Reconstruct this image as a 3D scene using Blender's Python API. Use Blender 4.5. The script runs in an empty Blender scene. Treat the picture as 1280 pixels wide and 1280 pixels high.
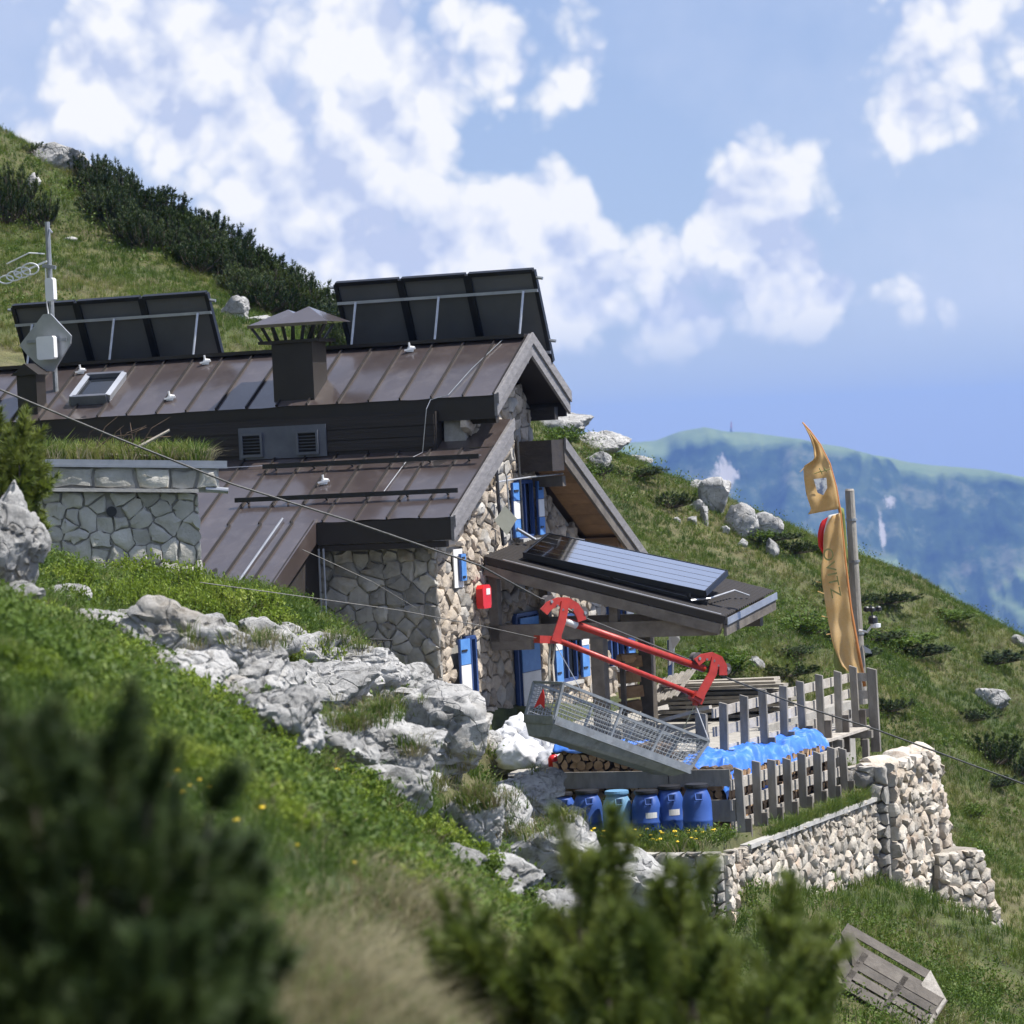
import bpy, math, random
import numpy as np
from mathutils import Vector, Matrix

random.seed(7)
RNG = np.random.default_rng(11)
scene = bpy.context.scene
COL = scene.collection

# ------------------------------------------------------------------ camera
FPX = 4500.0                      # focal length in pixels of the 1280 px photograph
ROLL = 0.05
PITCH = math.atan(80 / FPX)
cF = np.array([0, math.cos(PITCH), -math.sin(PITCH)])
cU0 = np.array([0, math.sin(PITCH), math.cos(PITCH)])
cR0 = np.array([1.0, 0, 0])
cR = math.cos(ROLL) * cR0 - math.sin(ROLL) * cU0
cU = math.cos(ROLL) * cU0 + math.sin(ROLL) * cR0

cam_d = bpy.data.cameras.new('camera')
cam = bpy.data.objects.new('camera', cam_d)
COL.objects.link(cam)
M = Matrix.Identity(4)
for i in range(3):
    M[i][0] = cR[i]; M[i][1] = cU[i]; M[i][2] = -cF[i]
cam.matrix_world = M
cam_d.sensor_width = 36
cam_d.lens = 36 * FPX / 1280
cam_d.clip_start = 0.3
cam_d.clip_end = 60000
cam_d.dof.use_dof = True
cam_d.dof.focus_distance = 54
cam_d.dof.aperture_fstop = 3.9
scene.camera = cam

# ------------------------------------------------------------------ sun, sky, exposure
SUN_EL, SUN_AZ = math.radians(58), math.radians(99)     # azimuth from +Y (view) towards +X (right)
sdir = Vector((math.cos(SUN_EL) * math.sin(SUN_AZ), math.cos(SUN_EL) * math.cos(SUN_AZ), math.sin(SUN_EL)))
sun_d = bpy.data.lights.new('sun', 'SUN')
sun_d.energy = 5.0
sun_d.angle = math.radians(0.53)
sun_d.color = (1.0, 0.955, 0.89)
sun = bpy.data.objects.new('sun', sun_d)
sun.rotation_euler = (-sdir).to_track_quat('-Z', 'Y').to_euler()
sun.location = (40, 20, 60)
COL.objects.link(sun)

def ray(px, py):
    d = cF + (px - 640) / FPX * cR + (640 - py) / FPX * cU
    return d / d[1]
def P(px, py, D):                  # point at forward distance D seen at a pixel of the photograph
    return Vector(ray(px, py) * D)

world = bpy.data.worlds.new('World')
scene.world = world
world.use_nodes = True
nt = world.node_tree
for n in list(nt.nodes): nt.nodes.remove(n)
def N(t, **kw):
    n = nt.nodes.new(t)
    for k, v in kw.items(): setattr(n, k, v)
    return n
def wmath(op, a, b=None, c=None, clamp=False):
    n = N('ShaderNodeMath', operation=op); n.use_clamp = clamp
    for i, x in enumerate((a, b, c)):
        if x is None: continue
        if isinstance(x, (int, float)): n.inputs[i].default_value = x
        else: nt.links.new(x, n.inputs[i])
    return n.outputs[0]
out = N('ShaderNodeOutputWorld')
bg = N('ShaderNodeBackground')
bg.inputs[1].default_value = 0.060
nt.links.new(bg.outputs[0], out.inputs[0])
sky = N('ShaderNodeTexSky', sky_type='NISHITA', sun_disc=False)
sky.sun_elevation = SUN_EL
sky.sun_rotation = SUN_AZ
sky.altitude = 1700; sky.air_density = 1.0; sky.dust_density = 1.2; sky.ozone_density = 2.0
tc = N('ShaderNodeTexCoord')
dirv = tc.outputs['Generated']
def wnoise(vec, scale, detail, rough, off=(0, 0, 0), lac=2.0):
    mp = N('ShaderNodeMapping'); mp.inputs['Location'].default_value = off
    nt.links.new(vec, mp.inputs[0])
    n = N('ShaderNodeTexNoise'); n.inputs['Scale'].default_value = scale
    n.inputs['Detail'].default_value = detail; n.inputs['Roughness'].default_value = rough
    n.inputs['Lacunarity'].default_value = lac
    nt.links.new(mp.outputs[0], n.inputs['Vector'])
    return n.outputs['Fac']
# cumulus towers: where the big heaps stand in the sky (directions), radius, weight
HEAPS = [(200, 50, 170, .16), (440, 40, 150, .18), (570, 60, 120, .14), (250, 160, 150, .14), (120, 90, 150, .20), (60, 190, 80, .26), (330, 60, 190, .20), (330, 270, 170, .30), (490, 170, 110, .28), (470, 300, 200, .32),
         (620, 320, 170, .32), (690, 110, 120, .28), (700, 290, 100, .26), (760, 390, 150, .32), (900, 380, 150, .30),
         (945, 225, 95, .34), (985, 290, 110, .34), (1010, 400, 100, .28), (1190, 70, 160, .26), (1130, 390, 110, .25), (1150,180,80,.12),
         (560, 440, 250, .2)]
HOLES = [(800, 190, 120, .25), (1040, 40, 110, .1), (1200, 250, 80, .12), (900, 480, 60, .15), (1100, 480, 120, .3), (860, 60, 90, .1)]
acc = None
for lst, sg in ((HEAPS, 1), (HOLES, -1)):
    for (px, py, r, w) in lst:
        c = Vector(ray(px, py)).normalized()
        vm = N('ShaderNodeVectorMath', operation='DISTANCE')
        nt.links.new(dirv, vm.inputs[0]); vm.inputs[1].default_value = c
        t = wmath('MULTIPLY_ADD', vm.outputs['Value'], -FPX / r, 1.0, clamp=True)
        t = wmath('SMOOTH_MIN', t, 0.8, 0.3)
        t = wmath('MULTIPLY', t, w * sg * 1.25)
        acc = t if acc is None else wmath('ADD', acc, t)
sep = N('ShaderNodeSeparateXYZ'); nt.links.new(dirv, sep.inputs[0])
el = sep.outputs['Z']
# broad cover over the whole sky, none close to the horizon
cover = wmath('MULTIPLY_ADD', el, 6.0, -0.16, clamp=True)
cover = wmath('SMOOTH_MIN', cover, 0.55, 0.2)
L = sdir
def puffs(vec, scale, off):
    # cauliflower heads: warped, layered cells
    mp = N('ShaderNodeMapping'); mp.inputs['Location'].default_value = off
    nt.links.new(vec, mp.inputs[0])
    wn = N('ShaderNodeTexNoise'); wn.inputs['Scale'].default_value = scale * 0.8; wn.inputs['Detail'].default_value = 3
    nt.links.new(mp.outputs[0], wn.inputs['Vector'])
    wa = N('ShaderNodeVectorMath', operation='MULTIPLY_ADD'); nt.links.new(wn.outputs['Color'], wa.inputs[0])
    wa.inputs[1].default_value = (0.55 / scale,) * 3; nt.links.new(mp.outputs[0], wa.inputs[2])
    v = N('ShaderNodeTexVoronoi', feature='F1'); v.inputs['Scale'].default_value = scale; v.inputs['Detail'].default_value = 2.0
    v.inputs['Roughness'].default_value = 0.5; v.inputs['Lacunarity'].default_value = 2.3
    nt.links.new(wa.outputs[0], v.inputs['Vector'])
    return wmath('MULTIPLY_ADD', v.outputs['Distance'], -1.0, 1.0)
def density(off, det=7.0):
    big = wnoise(dirv, 10.0, 2.0, 0.5, off)
    fine = wnoise(dirv, 40.0, det, 0.55, off)
    pf = puffs(dirv, 46.0, off)
    a = wmath('MULTIPLY', big, 0.34)
    b = wmath('MULTIPLY_ADD', fine, 0.22, a)
    b = wmath('MULTIPLY_ADD', pf, 0.36, b)
    return wmath('ADD', b, acc)
dn = density((0.31, 0.12, 0.0))
sh = 0.010
dn2 = density((0.31 - 0.6*sh, 0.12, -1.0 * sh), 3.0)
dd = wmath('ADD', dn, wmath('MULTIPLY', cover, 0.30))
alpha = N('ShaderNodeMapRange', interpolation_type='SMOOTHSTEP')
nt.links.new(dd, alpha.inputs[0])
alpha.inputs[1].default_value = 0.53; alpha.inputs[2].default_value = 0.72
alpha.inputs[3].default_value = 0.0; alpha.inputs[4].default_value = 1.0
low = N('ShaderNodeMapRange', interpolation_type='SMOOTHSTEP')
nt.links.new(el, low.inputs[0])
low.inputs[1].default_value = 0.012; low.inputs[2].default_value = 0.040
av = wmath('MULTIPLY', alpha.outputs[0], low.outputs[0])
# lit side: thicker here than a step towards the light
lit = wmath('SUBTRACT', dn, dn2)
lit = wmath('MULTIPLY_ADD', lit, 3.0, 0.56, clamp=True)
thick = wmath('MULTIPLY_ADD', wnoise(dirv, 22.0, 3.0, 0.5, (4.2, 1.1, 0.3)), 1.1, -0.55)
lit = wmath('ADD', lit, thick, clamp=True)
ramp = N('ShaderNodeValToRGB')
cr = ramp.color_ramp
cr.elements[0].position = 0.15; cr.elements[0].color = (6.3, 7.2, 9.7, 1)
cr.elements[1].position = 0.82; cr.elements[1].color = (11.0, 11.1, 11.4, 1)
e = cr.elements.new(0.45); e.color = (8.5, 9.1, 10.7, 1)
nt.links.new(lit, ramp.inputs[0])
# humid summer air: the blue is milky
milk = N('ShaderNodeMixRGB'); milk.inputs[0].default_value = 0.55
nt.links.new(sky.outputs[0], milk.inputs[1]); milk.inputs[2].default_value = (5.4, 7.0, 11.4, 1)
veil = N('ShaderNodeMapRange'); nt.links.new(wnoise(dirv, 7.0, 6.0, 0.6, (2.2, 0.4, 1.3)), veil.inputs[0])
veil.inputs[1].default_value = 0.36; veil.inputs[2].default_value = 0.68; veil.inputs[4].default_value = 0.6
vm_ = N('ShaderNodeMixRGB'); nt.links.new(wmath('MULTIPLY', veil.outputs[0], low.outputs[0]), vm_.inputs[0]); nt.links.new(milk.outputs[0], vm_.inputs[1]); vm_.inputs[2].default_value = (8.2, 8.9, 11.0, 1)
mix = N('ShaderNodeMixRGB')
nt.links.new(av, mix.inputs[0]); nt.links.new(vm_.outputs[0], mix.inputs[1]); nt.links.new(ramp.outputs[0], mix.inputs[2])
nt.links.new(mix.outputs[0], bg.inputs[0])
world.cycles.sampling_method = 'MANUAL'; world.cycles.sample_map_resolution = 512

vs = scene.view_settings
vs.view_transform = 'Standard'; vs.look = 'None'; vs.gamma = 1.0; vs.use_curve_mapping = False
vs.exposure = 0.58
scene.cycles.use_denoising = True
scene.cycles.max_bounces = 5; scene.cycles.diffuse_bounces = 2; scene.cycles.glossy_bounces = 2
scene.cycles.volume_bounces = 0
scene.cycles.transparent_max_bounces = 8
scene.cycles.use_adaptive_sampling = True
scene.cycles.adaptive_threshold = 0.02

# ------------------------------------------------------------------ numpy noise
_perm = RNG.permutation(512).astype(np.int64)
_grad = RNG.normal(size=(512, 3)); _grad /= np.linalg.norm(_grad, axis=1)[:, None]
def perlin(p):
    p = np.asarray(p, float)
    i = np.floor(p).astype(np.int64); f = p - i
    w = f * f * f * (f * (f * 6 - 15) + 10)
    r = 0
    for dx in (0, 1):
        for dy in (0, 1):
            for dz in (0, 1):
                h = _perm[(i[:, 0] + dx) & 511]
                h = _perm[(h + i[:, 1] + dy) & 511]
                h = _perm[(h + i[:, 2] + dz) & 511]
                g = _grad[h]
                dot = g[:, 0] * (f[:, 0] - dx) + g[:, 1] * (f[:, 1] - dy) + g[:, 2] * (f[:, 2] - dz)
                ww = (w[:, 0] if dx else 1 - w[:, 0]) * (w[:, 1] if dy else 1 - w[:, 1]) * (w[:, 2] if dz else 1 - w[:, 2])
                r = r + dot * ww
    return r * 1.6
def fbm(p, oct=4, rough=0.5):
    p = np.asarray(p, float); a = 1.0; s = 0; t = 0
    for k in range(oct):
        s = s + a * perlin(p * (2 ** k) + 17.3 * k); t += a; a *= rough
    return s / t
def ridged(p, oct=4, rough=0.5):
    p = np.asarray(p, float); a = 1.0; s = 0; t = 0
    for k in range(oct):
        s = s + a * (1 - 2 * np.abs(perlin(p * (2 ** k) + 9.1 * k))); t += a; a *= rough
    return s / t
def xyz(X, Y, Z=0.0):
    X = np.asarray(X, float); return np.stack([X, np.broadcast_to(Y, X.shape), np.broadcast_to(Z, X.shape)], -1)

# ------------------------------------------------------------------ materials
def new_mat(name):
    m = bpy.data.materials.new(name); m.use_nodes = True
    t = m.node_tree
    return m, t, t.nodes['Principled BSDF']
def nn(t, typ, **kw):
    n = t.nodes.new(typ)
    for k, v in kw.items(): setattr(n, k, v)
    return n
def rgb(c): return (c[0], c[1], c[2], 1)
def noise_node(t, vec, scale, detail=6, rough=0.6, stretch=None):
    if stretch is not None:
        mp = nn(t, 'ShaderNodeMapping'); mp.inputs['Scale'].default_value = stretch
        t.links.new(vec, mp.inputs[0]); vec = mp.outputs[0]
    n = nn(t, 'ShaderNodeTexNoise'); n.inputs['Scale'].default_value = scale
    n.inputs['Detail'].default_value = detail; n.inputs['Roughness'].default_value = rough
    t.links.new(vec, n.inputs['Vector'])
    return n.outputs['Fac']
def ramp_node(t, fac, stops):
    r = nn(t, 'ShaderNodeValToRGB'); c = r.color_ramp
    c.elements[0].position = stops[0][0]; c.elements[0].color = rgb(stops[0][1])
    c.elements[1].position = stops[-1][0]; c.elements[1].color = rgb(stops[-1][1])
    for p, col in stops[1:-1]:
        e = c.elements.new(p); e.color = rgb(col)
    t.links.new(fac, r.inputs[0])
    return r.outputs[0]
def mixrgb(t, fac, a, b, blend='MIX'):
    m = nn(t, 'ShaderNodeMixRGB', blend_type=blend)
    for i, x in enumerate((fac, a, b)):
        if isinstance(x, (int, float)): m.inputs[i].default_value = x
        elif isinstance(x, tuple): m.inputs[i].default_value = rgb(x)
        else: t.links.new(x, m.inputs[i])
    return m.outputs[0]
def pmat(name, stops, scale=4, rough=0.7, bump=0.0, bscale=None, metallic=0.0, coord='Object', detail=7, stretch=None,
         vary=0.0, dirt_or_glint=None, spec=0.5, nrough=0.6):
    """procedural surface: noise-driven colour ramp, fine relief, per-object tone"""
    m, t, b = new_mat(name)
    co = nn(t, 'ShaderNodeTexCoord'); vec = co.outputs[coord]
    oi = nn(t, 'ShaderNodeObjectInfo')
    add = nn(t, 'ShaderNodeVectorMath', operation='ADD'); t.links.new(vec, add.inputs[0])
    cmb = nn(t, 'ShaderNodeMath', operation='MULTIPLY'); t.links.new(oi.outputs['Random'], cmb.inputs[0]); cmb.inputs[1].default_value = 37.0
    t.links.new(cmb.outputs[0], add.inputs[1]); vec = add.outputs[0]
    f = noise_node(t, vec, scale, detail, nrough, stretch)
    if len(stops) == 1: stops = [(0.3, tuple(x * 0.8 for x in stops[0])), (0.7, tuple(min(1, x * 1.15) for x in stops[0]))]
    c = ramp_node(t, f, stops)
    if dirt_or_glint:
        g = noise_node(t, vec, dirt_or_glint[1], 8, 0.65)
        r = nn(t, 'ShaderNodeMapRange'); r.inputs[1].default_value = dirt_or_glint[2]; r.inputs[2].default_value = dirt_or_glint[3]
        t.links.new(g, r.inputs[0])
        c = mixrgb(t, r.outputs[0], c, dirt_or_glint[0])
    if vary:
        mr = nn(t, 'ShaderNodeMapRange'); mr.inputs[3].default_value = 1 - vary; mr.inputs[4].default_value = 1 + vary
        t.links.new(oi.outputs['Random'], mr.inputs[0])
        hs = nn(t, 'ShaderNodeHueSaturation'); t.links.new(c, hs.inputs['Color']); t.links.new(mr.outputs[0], hs.inputs['Value'])
        c = hs.outputs[0]
    t.links.new(c, b.inputs['Base Color'])
    b.inputs['Roughness'].default_value = rough; b.inputs['Metallic'].default_value = metallic
    b.inputs['Specular IOR Level'].default_value = spec
    if bump:
        bf = noise_node(t, vec, bscale or scale * 3, 8, 0.65, stretch)
        bn = nn(t, 'ShaderNodeBump'); bn.inputs['Strength'].default_value = min(1, bump); bn.inputs['Distance'].default_value = 0.03
        t.links.new(bf, bn.inputs['Height']); t.links.new(bn.outputs[0], b.inputs['Normal'])
    return m
def leafmat(name, stops, scale=0.6, trans=0.35, rough=0.55, instance=True):
    """foliage: colour varies over the hillside and from plant to plant; thin leaves pass light"""
    m, t, b = new_mat(name)
    g = nn(t, 'ShaderNodeNewGeometry')
    f = noise_node(t, g.outputs['Position'], scale, 4, 0.6)
    oi = nn(t, 'ShaderNodeObjectInfo')
    f2 = noise_node(t, g.outputs['Position'], scale * 14, 2, 0.5)
    a = nn(t, 'ShaderNodeMath', operation='MULTIPLY_ADD'); t.links.new(oi.outputs['Random'], a.inputs[0]); a.inputs[1].default_value = 0.22; a.inputs[2].default_value = -0.11
    s = nn(t, 'ShaderNodeMath', operation='ADD'); t.links.new(f, s.inputs[0]); t.links.new(a.outputs[0], s.inputs[1])
    s2 = nn(t, 'ShaderNodeMath', operation='MULTIPLY_ADD'); t.links.new(f2, s2.inputs[0]); s2.inputs[1].default_value = 0.5; s2.inputs[2].default_value = -0.25
    s3 = nn(t, 'ShaderNodeMath', operation='ADD'); t.links.new(s.outputs[0], s3.inputs[0]); t.links.new(s2.outputs[0], s3.inputs[1])
    c = ramp_node(t, s3.outputs[0], stops)
    t.links.new(c, b.inputs['Base Color']); b.inputs['Roughness'].default_value = rough
    b.inputs['Specular IOR Level'].default_value = 0.3
    tr = nn(t, 'ShaderNodeBsdfTranslucent'); t.links.new(c, tr.inputs[0])
    mx = nn(t, 'ShaderNodeMixShader'); mx.inputs[0].default_value = trans
    t.links.new(b.outputs[0], mx.inputs[1]); t.links.new(tr.outputs[0], mx.inputs[2])
    t.links.new(mx.outputs[0], t.nodes['Material Output'].inputs[0])
    return m

MAT = {}
MAT['roof'] = pmat('brown_sheet_metal', [(0.3, (0.046, 0.034, 0.031)), (0.7, (0.070, 0.053, 0.048))], 1.2, 0.4, 0.05, 2.2, metallic=0.0, coord='Object', vary=0.12, dirt_or_glint=((0.10, 0.082, 0.075), 3.0, 0.5, 0.8))
_b = MAT['roof'].node_tree.nodes['Principled BSDF']; _b.inputs['Coat Weight'].default_value = 1.0; _b.inputs['Coat Roughness'].default_value = 0.14; _b.inputs['Coat IOR'].default_value = 1.75
MAT['roofdark'] = pmat('dark_brown_metal', [(0.3, (0.014, 0.011, 0.010)), (0.7, (0.024, 0.019, 0.017))], 2, 0.55, 0.05, metallic=0.0, vary=0.1)
MAT['darkwood'] = pmat('dark_stained_boards', [(0.3, (0.016, 0.013, 0.012)), (0.7, (0.035, 0.028, 0.024))], 5, 0.75, 0.3, coord='Generated', vary=0.2)
MAT['barge'] = pmat('weathered_bargeboard', [(0.25, (0.13, 0.125, 0.13)), (0.75, (0.25, 0.24, 0.24))], 6, 0.7, 0.3, coord='Object', stretch=(1, 1, 3), vary=0.12)
MAT['greywood'] = pmat('silver_grey_timber', [(0.2, (0.11, 0.10, 0.085)), (0.5, (0.22, 0.205, 0.18)), (0.8, (0.34, 0.32, 0.29))], 5, 0.85, 0.5, 18, coord='Object', stretch=(1, 1, 0.35), vary=0.2)
MAT['palewood'] = pmat('pale_grey_rails', [(0.2, (0.22, 0.20, 0.17)), (0.5, (0.38, 0.35, 0.31)), (0.8, (0.5, 0.47, 0.42))], 5, 0.85, 0.5, 18, coord='Object', vary=0.15)
MAT['porchwood'] = pmat('brown_grey_beams', [(0.2, (0.06, 0.052, 0.043)), (0.5, (0.12, 0.105, 0.09)), (0.8, (0.19, 0.17, 0.145))], 4, 0.8, 0.4, 14, coord='Object', vary=0.2)
MAT['soffit'] = pmat('warm_soffit_boards', [(0.2, (0.16, 0.09, 0.045)), (0.8, (0.30, 0.18, 0.09))], 5, 0.7, 0.3, coord='Object', vary=0.2)
MAT['mortar'] = pmat('wall_mortar', [(0.3, (0.27, 0.26, 0.235)), (0.7, (0.38, 0.365, 0.335))], 8, 0.95, 0.6, 30)
MAT['stone'] = pmat('grey_limestone_blocks', [(0.25, (0.21, 0.20, 0.18)), (0.5, (0.33, 0.315, 0.29)), (0.75, (0.45, 0.43, 0.39))], 3.0, 0.92, 0.7, 16, vary=0.3, dirt_or_glint=((0.26, 0.19, 0.11), 1.6, 0.55, 0.75))
MAT['stonewarm'] = pmat('cream_rubble', [(0.2, (0.24, 0.20, 0.15)), (0.5, (0.44, 0.38, 0.31)), (0.8, (0.58, 0.52, 0.44))], 5.0, 0.92, 0.9, 22, vary=0.3, dirt_or_glint=((0.16, 0.11, 0.07), 5.0, 0.52, 0.72))
MAT['shedstone'] = pmat('shed_limestone', [(0.25, (0.33, 0.32, 0.28)), (0.5, (0.46, 0.445, 0.40)), (0.75, (0.57, 0.55, 0.50))], 3.0, 0.92, 0.7, 16, vary=0.2, dirt_or_glint=((0.40, 0.33, 0.22), 1.2, 0.6, 0.85))
MAT['drystone'] = pmat('dry_stone_rubble', [(0.2, (0.26, 0.23, 0.19)), (0.5, (0.45, 0.41, 0.35)), (0.8, (0.62, 0.58, 0.52))], 5.0, 0.95, 0.9, 22, vary=0.35, dirt_or_glint=((0.36, 0.22, 0.13), 1.2, 0.54, 0.8))
MAT['concrete'] = pmat('grey_concrete', [(0.3, (0.34, 0.33, 0.31)), (0.7, (0.46, 0.45, 0.43))], 5, 0.9, 0.3, 30)
MAT['zinc'] = pmat('zinc_flashing', [(0.3, (0.30, 0.32, 0.36)), (0.7, (0.42, 0.44, 0.48))], 3, 0.45, 0.05, metallic=0.6)
MAT['darkzinc'] = pmat('dark_flashing', [(0.3, (0.10, 0.11, 0.14)), (0.7, (0.15, 0.16, 0.19))], 3, 0.5, 0.05, metallic=0.3)
MAT['galv'] = pmat('galvanised_steel', [(0.25, (0.20, 0.22, 0.235)), (0.75, (0.34, 0.36, 0.38))], 9, 0.55, 0.12, 30, metallic=0.45, dirt_or_glint=((0.14, 0.13, 0.12), 4, 0.55, 0.8))
MAT['steel'] = pmat('bright_steel', [(0.3, (0.45, 0.46, 0.48)), (0.7, (0.6, 0.61, 0.63))], 9, 0.4, 0.05, metallic=0.8)
MAT['cable'] = pmat('steel_cable', [(0.3, (0.06, 0.06, 0.06)), (0.7, (0.12, 0.12, 0.12))], 30, 0.5, 0.1, metallic=0.6)
MAT['black'] = pmat('black_plastic', [(0.3, (0.012, 0.012, 0.014)), (0.7, (0.022, 0.022, 0.025))], 6, 0.45)
MAT['panelback'] = pmat('collector_back_sheet', [(0.3, (0.085, 0.088, 0.092)), (0.7, (0.115, 0.118, 0.122))], 1.5, 0.6, 0.05, metallic=0.1, vary=0.08)
MAT['panelframe'] = pmat('collector_frame', [(0.3, (0.012, 0.014, 0.02)), (0.7, (0.022, 0.024, 0.03))], 3, 0.4, metallic=0.4)
MAT['glasspv'] = pmat('solar_glass', [(0.3, (0.74, 0.76, 0.80)), (0.7, (0.80, 0.82, 0.86))], 1.0, 0.10, 0.0, 2, spec=1.0, metallic=1.0)
MAT['glasspv'].node_tree.nodes['Principled BSDF'].inputs['Coat Weight'].default_value = 1.0; MAT['glasspv'].node_tree.nodes['Principled BSDF'].inputs['Coat IOR'].default_value = 2.0
MAT['white'] = pmat('white_paint', [(0.3, (0.68, 0.68, 0.67)), (0.7, (0.80, 0.80, 0.79))], 5, 0.55, 0.1)
MAT['whiteplastic'] = pmat('white_plastic', [(0.3, (0.70, 0.71, 0.72)), (0.7, (0.80, 0.80, 0.81))], 3, 0.4)
MAT['blue'] = pmat('blue_shutter_paint', [(0.3, (0.065, 0.20, 0.52)), (0.7, (0.11, 0.28, 0.62))], 6, 0.5, 0.15, dirt_or_glint=((0.25, 0.35, 0.5), 5, 0.62, 0.85))
MAT['darkblue'] = pmat('dark_blue_frame', [(0.3, (0.02, 0.05, 0.16)), (0.7, (0.035, 0.075, 0.22))], 5, 0.5, 0.1)
MAT['glass'] = pmat('window_glass', [(0.3, (0.012, 0.014, 0.018)), (0.7, (0.02, 0.024, 0.03))], 1, 0.06, spec=0.9)
MAT['red'] = pmat('red_machine_paint', [(0.25, (0.30, 0.022, 0.016)), (0.75, (0.48, 0.045, 0.03))], 7, 0.42, 0.1, dirt_or_glint=((0.14, 0.04, 0.03), 6, 0.58, 0.8))
MAT['redbox'] = pmat('bright_red_plastic', [(0.3, (0.55, 0.012, 0.012)), (0.7, (0.68, 0.02, 0.018))], 3, 0.35)
MAT['rubber'] = pmat('roller_rubber', [(0.3, (0.05, 0.045, 0.045)), (0.7, (0.11, 0.10, 0.10))], 6, 0.7)
MAT['barrel'] = pmat('blue_barrel_plastic', [(0.3, (0.025, 0.075, 0.30)), (0.7, (0.045, 0.115, 0.40))], 2, 0.45, 0.06, 6, vary=0.15, dirt_or_glint=((0.14, 0.19, 0.34), 4, 0.55, 0.85))
MAT['barrellight'] = pmat('pale_blue_barrel_plastic', [(0.3, (0.11, 0.25, 0.42)), (0.7, (0.16, 0.33, 0.50))], 2, 0.5, 0.06, 6, dirt_or_glint=((0.26, 0.36, 0.44), 4, 0.55, 0.85))
MAT['tarp'] = pmat('blue_tarpaulin', [(0.3, (0.03, 0.13, 0.55)), (0.7, (0.07, 0.24, 0.75))], 3, 0.38, 0.2, 12, dirt_or_glint=((0.40, 0.55, 0.82), 6, 0.52, 0.8))  # pale blue noise patches are highlights painted into the tarp colour
MAT['sack'] = pmat('white_woven_sack', [(0.3, (0.60, 0.60, 0.61)), (0.7, (0.80, 0.80, 0.80))], 4, 0.6, 0.3, 14, vary=0.08)
MAT['sackgrey'] = pmat('grey_woven_sack', [(0.3, (0.36, 0.37, 0.40)), (0.7, (0.52, 0.53, 0.56))], 4, 0.65, 0.3, 14)
MAT['logbark'] = pmat('firewood_bark', [(0.3, (0.05, 0.034, 0.024)), (0.7, (0.13, 0.09, 0.06))], 9, 0.9, 0.6, vary=0.3)
MAT['logend'] = pmat('split_firewood', [(0.3, (0.24, 0.14, 0.07)), (0.7, (0.44, 0.29, 0.16))], 9, 0.85, 0.4, vary=0.4)
MAT['lumber'] = pmat('stacked_lumber', [(0.3, (0.24, 0.22, 0.18)), (0.7, (0.42, 0.38, 0.32))], 5, 0.85, 0.4, vary=0.25)
MAT['rock'] = None
# ------------------------------------------------------------------ builders
WL = {}                                            # world position of each object's origin
def reg(o, parent, loc):
    COL.objects.link(o)
    loc = Vector(loc)
    if parent is not None:
        o.parent = parent; o.location = loc - WL[parent.name]
    else:
        o.location = loc
    WL[o.name] = loc
    return o
def tag(o, label=None, cat=None, group=None, kind=None):
    if label: o['label'] = label
    if cat: o['category'] = cat
    if group: o['group'] = group
    if kind: o['kind'] = kind
    return o
def thing(name, label, cat, loc, group=None):
    o = bpy.data.objects.new(name, None); o.empty_display_size = 0.2
    reg(o, None, loc); return tag(o, label, cat, group)
def mesh_np(name, V, F, mats, smooth=False, mi=None):
    """V (n,3) array, F list of index lists or (m,k) array"""
    me = bpy.data.meshes.new(name)
    if isinstance(F, np.ndarray):
        k = F.shape[1]; m = len(F)
        me.vertices.add(len(V)); me.vertices.foreach_set('co', np.asarray(V, np.float32).ravel())
        me.loops.add(m * k); me.loops.foreach_set('vertex_index', F.astype(np.int32).ravel())
        me.polygons.add(m); me.polygons.foreach_set('loop_start', np.arange(0, m * k, k, dtype=np.int32))
        me.update(calc_edges=True); me.validate()
    else:
        me.from_pydata([tuple(v) for v in V], [], F); me.update()
    if not isinstance(mats, (list, tuple)): mats = [mats]
    for x in mats: me.materials.append(x)
    if mi is not None: me.polygons.foreach_set('material_index', np.asarray(mi, np.int32))
    if smooth: me.polygons.foreach_set('use_smooth', np.ones(len(me.polygons), bool))
    return me
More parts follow.
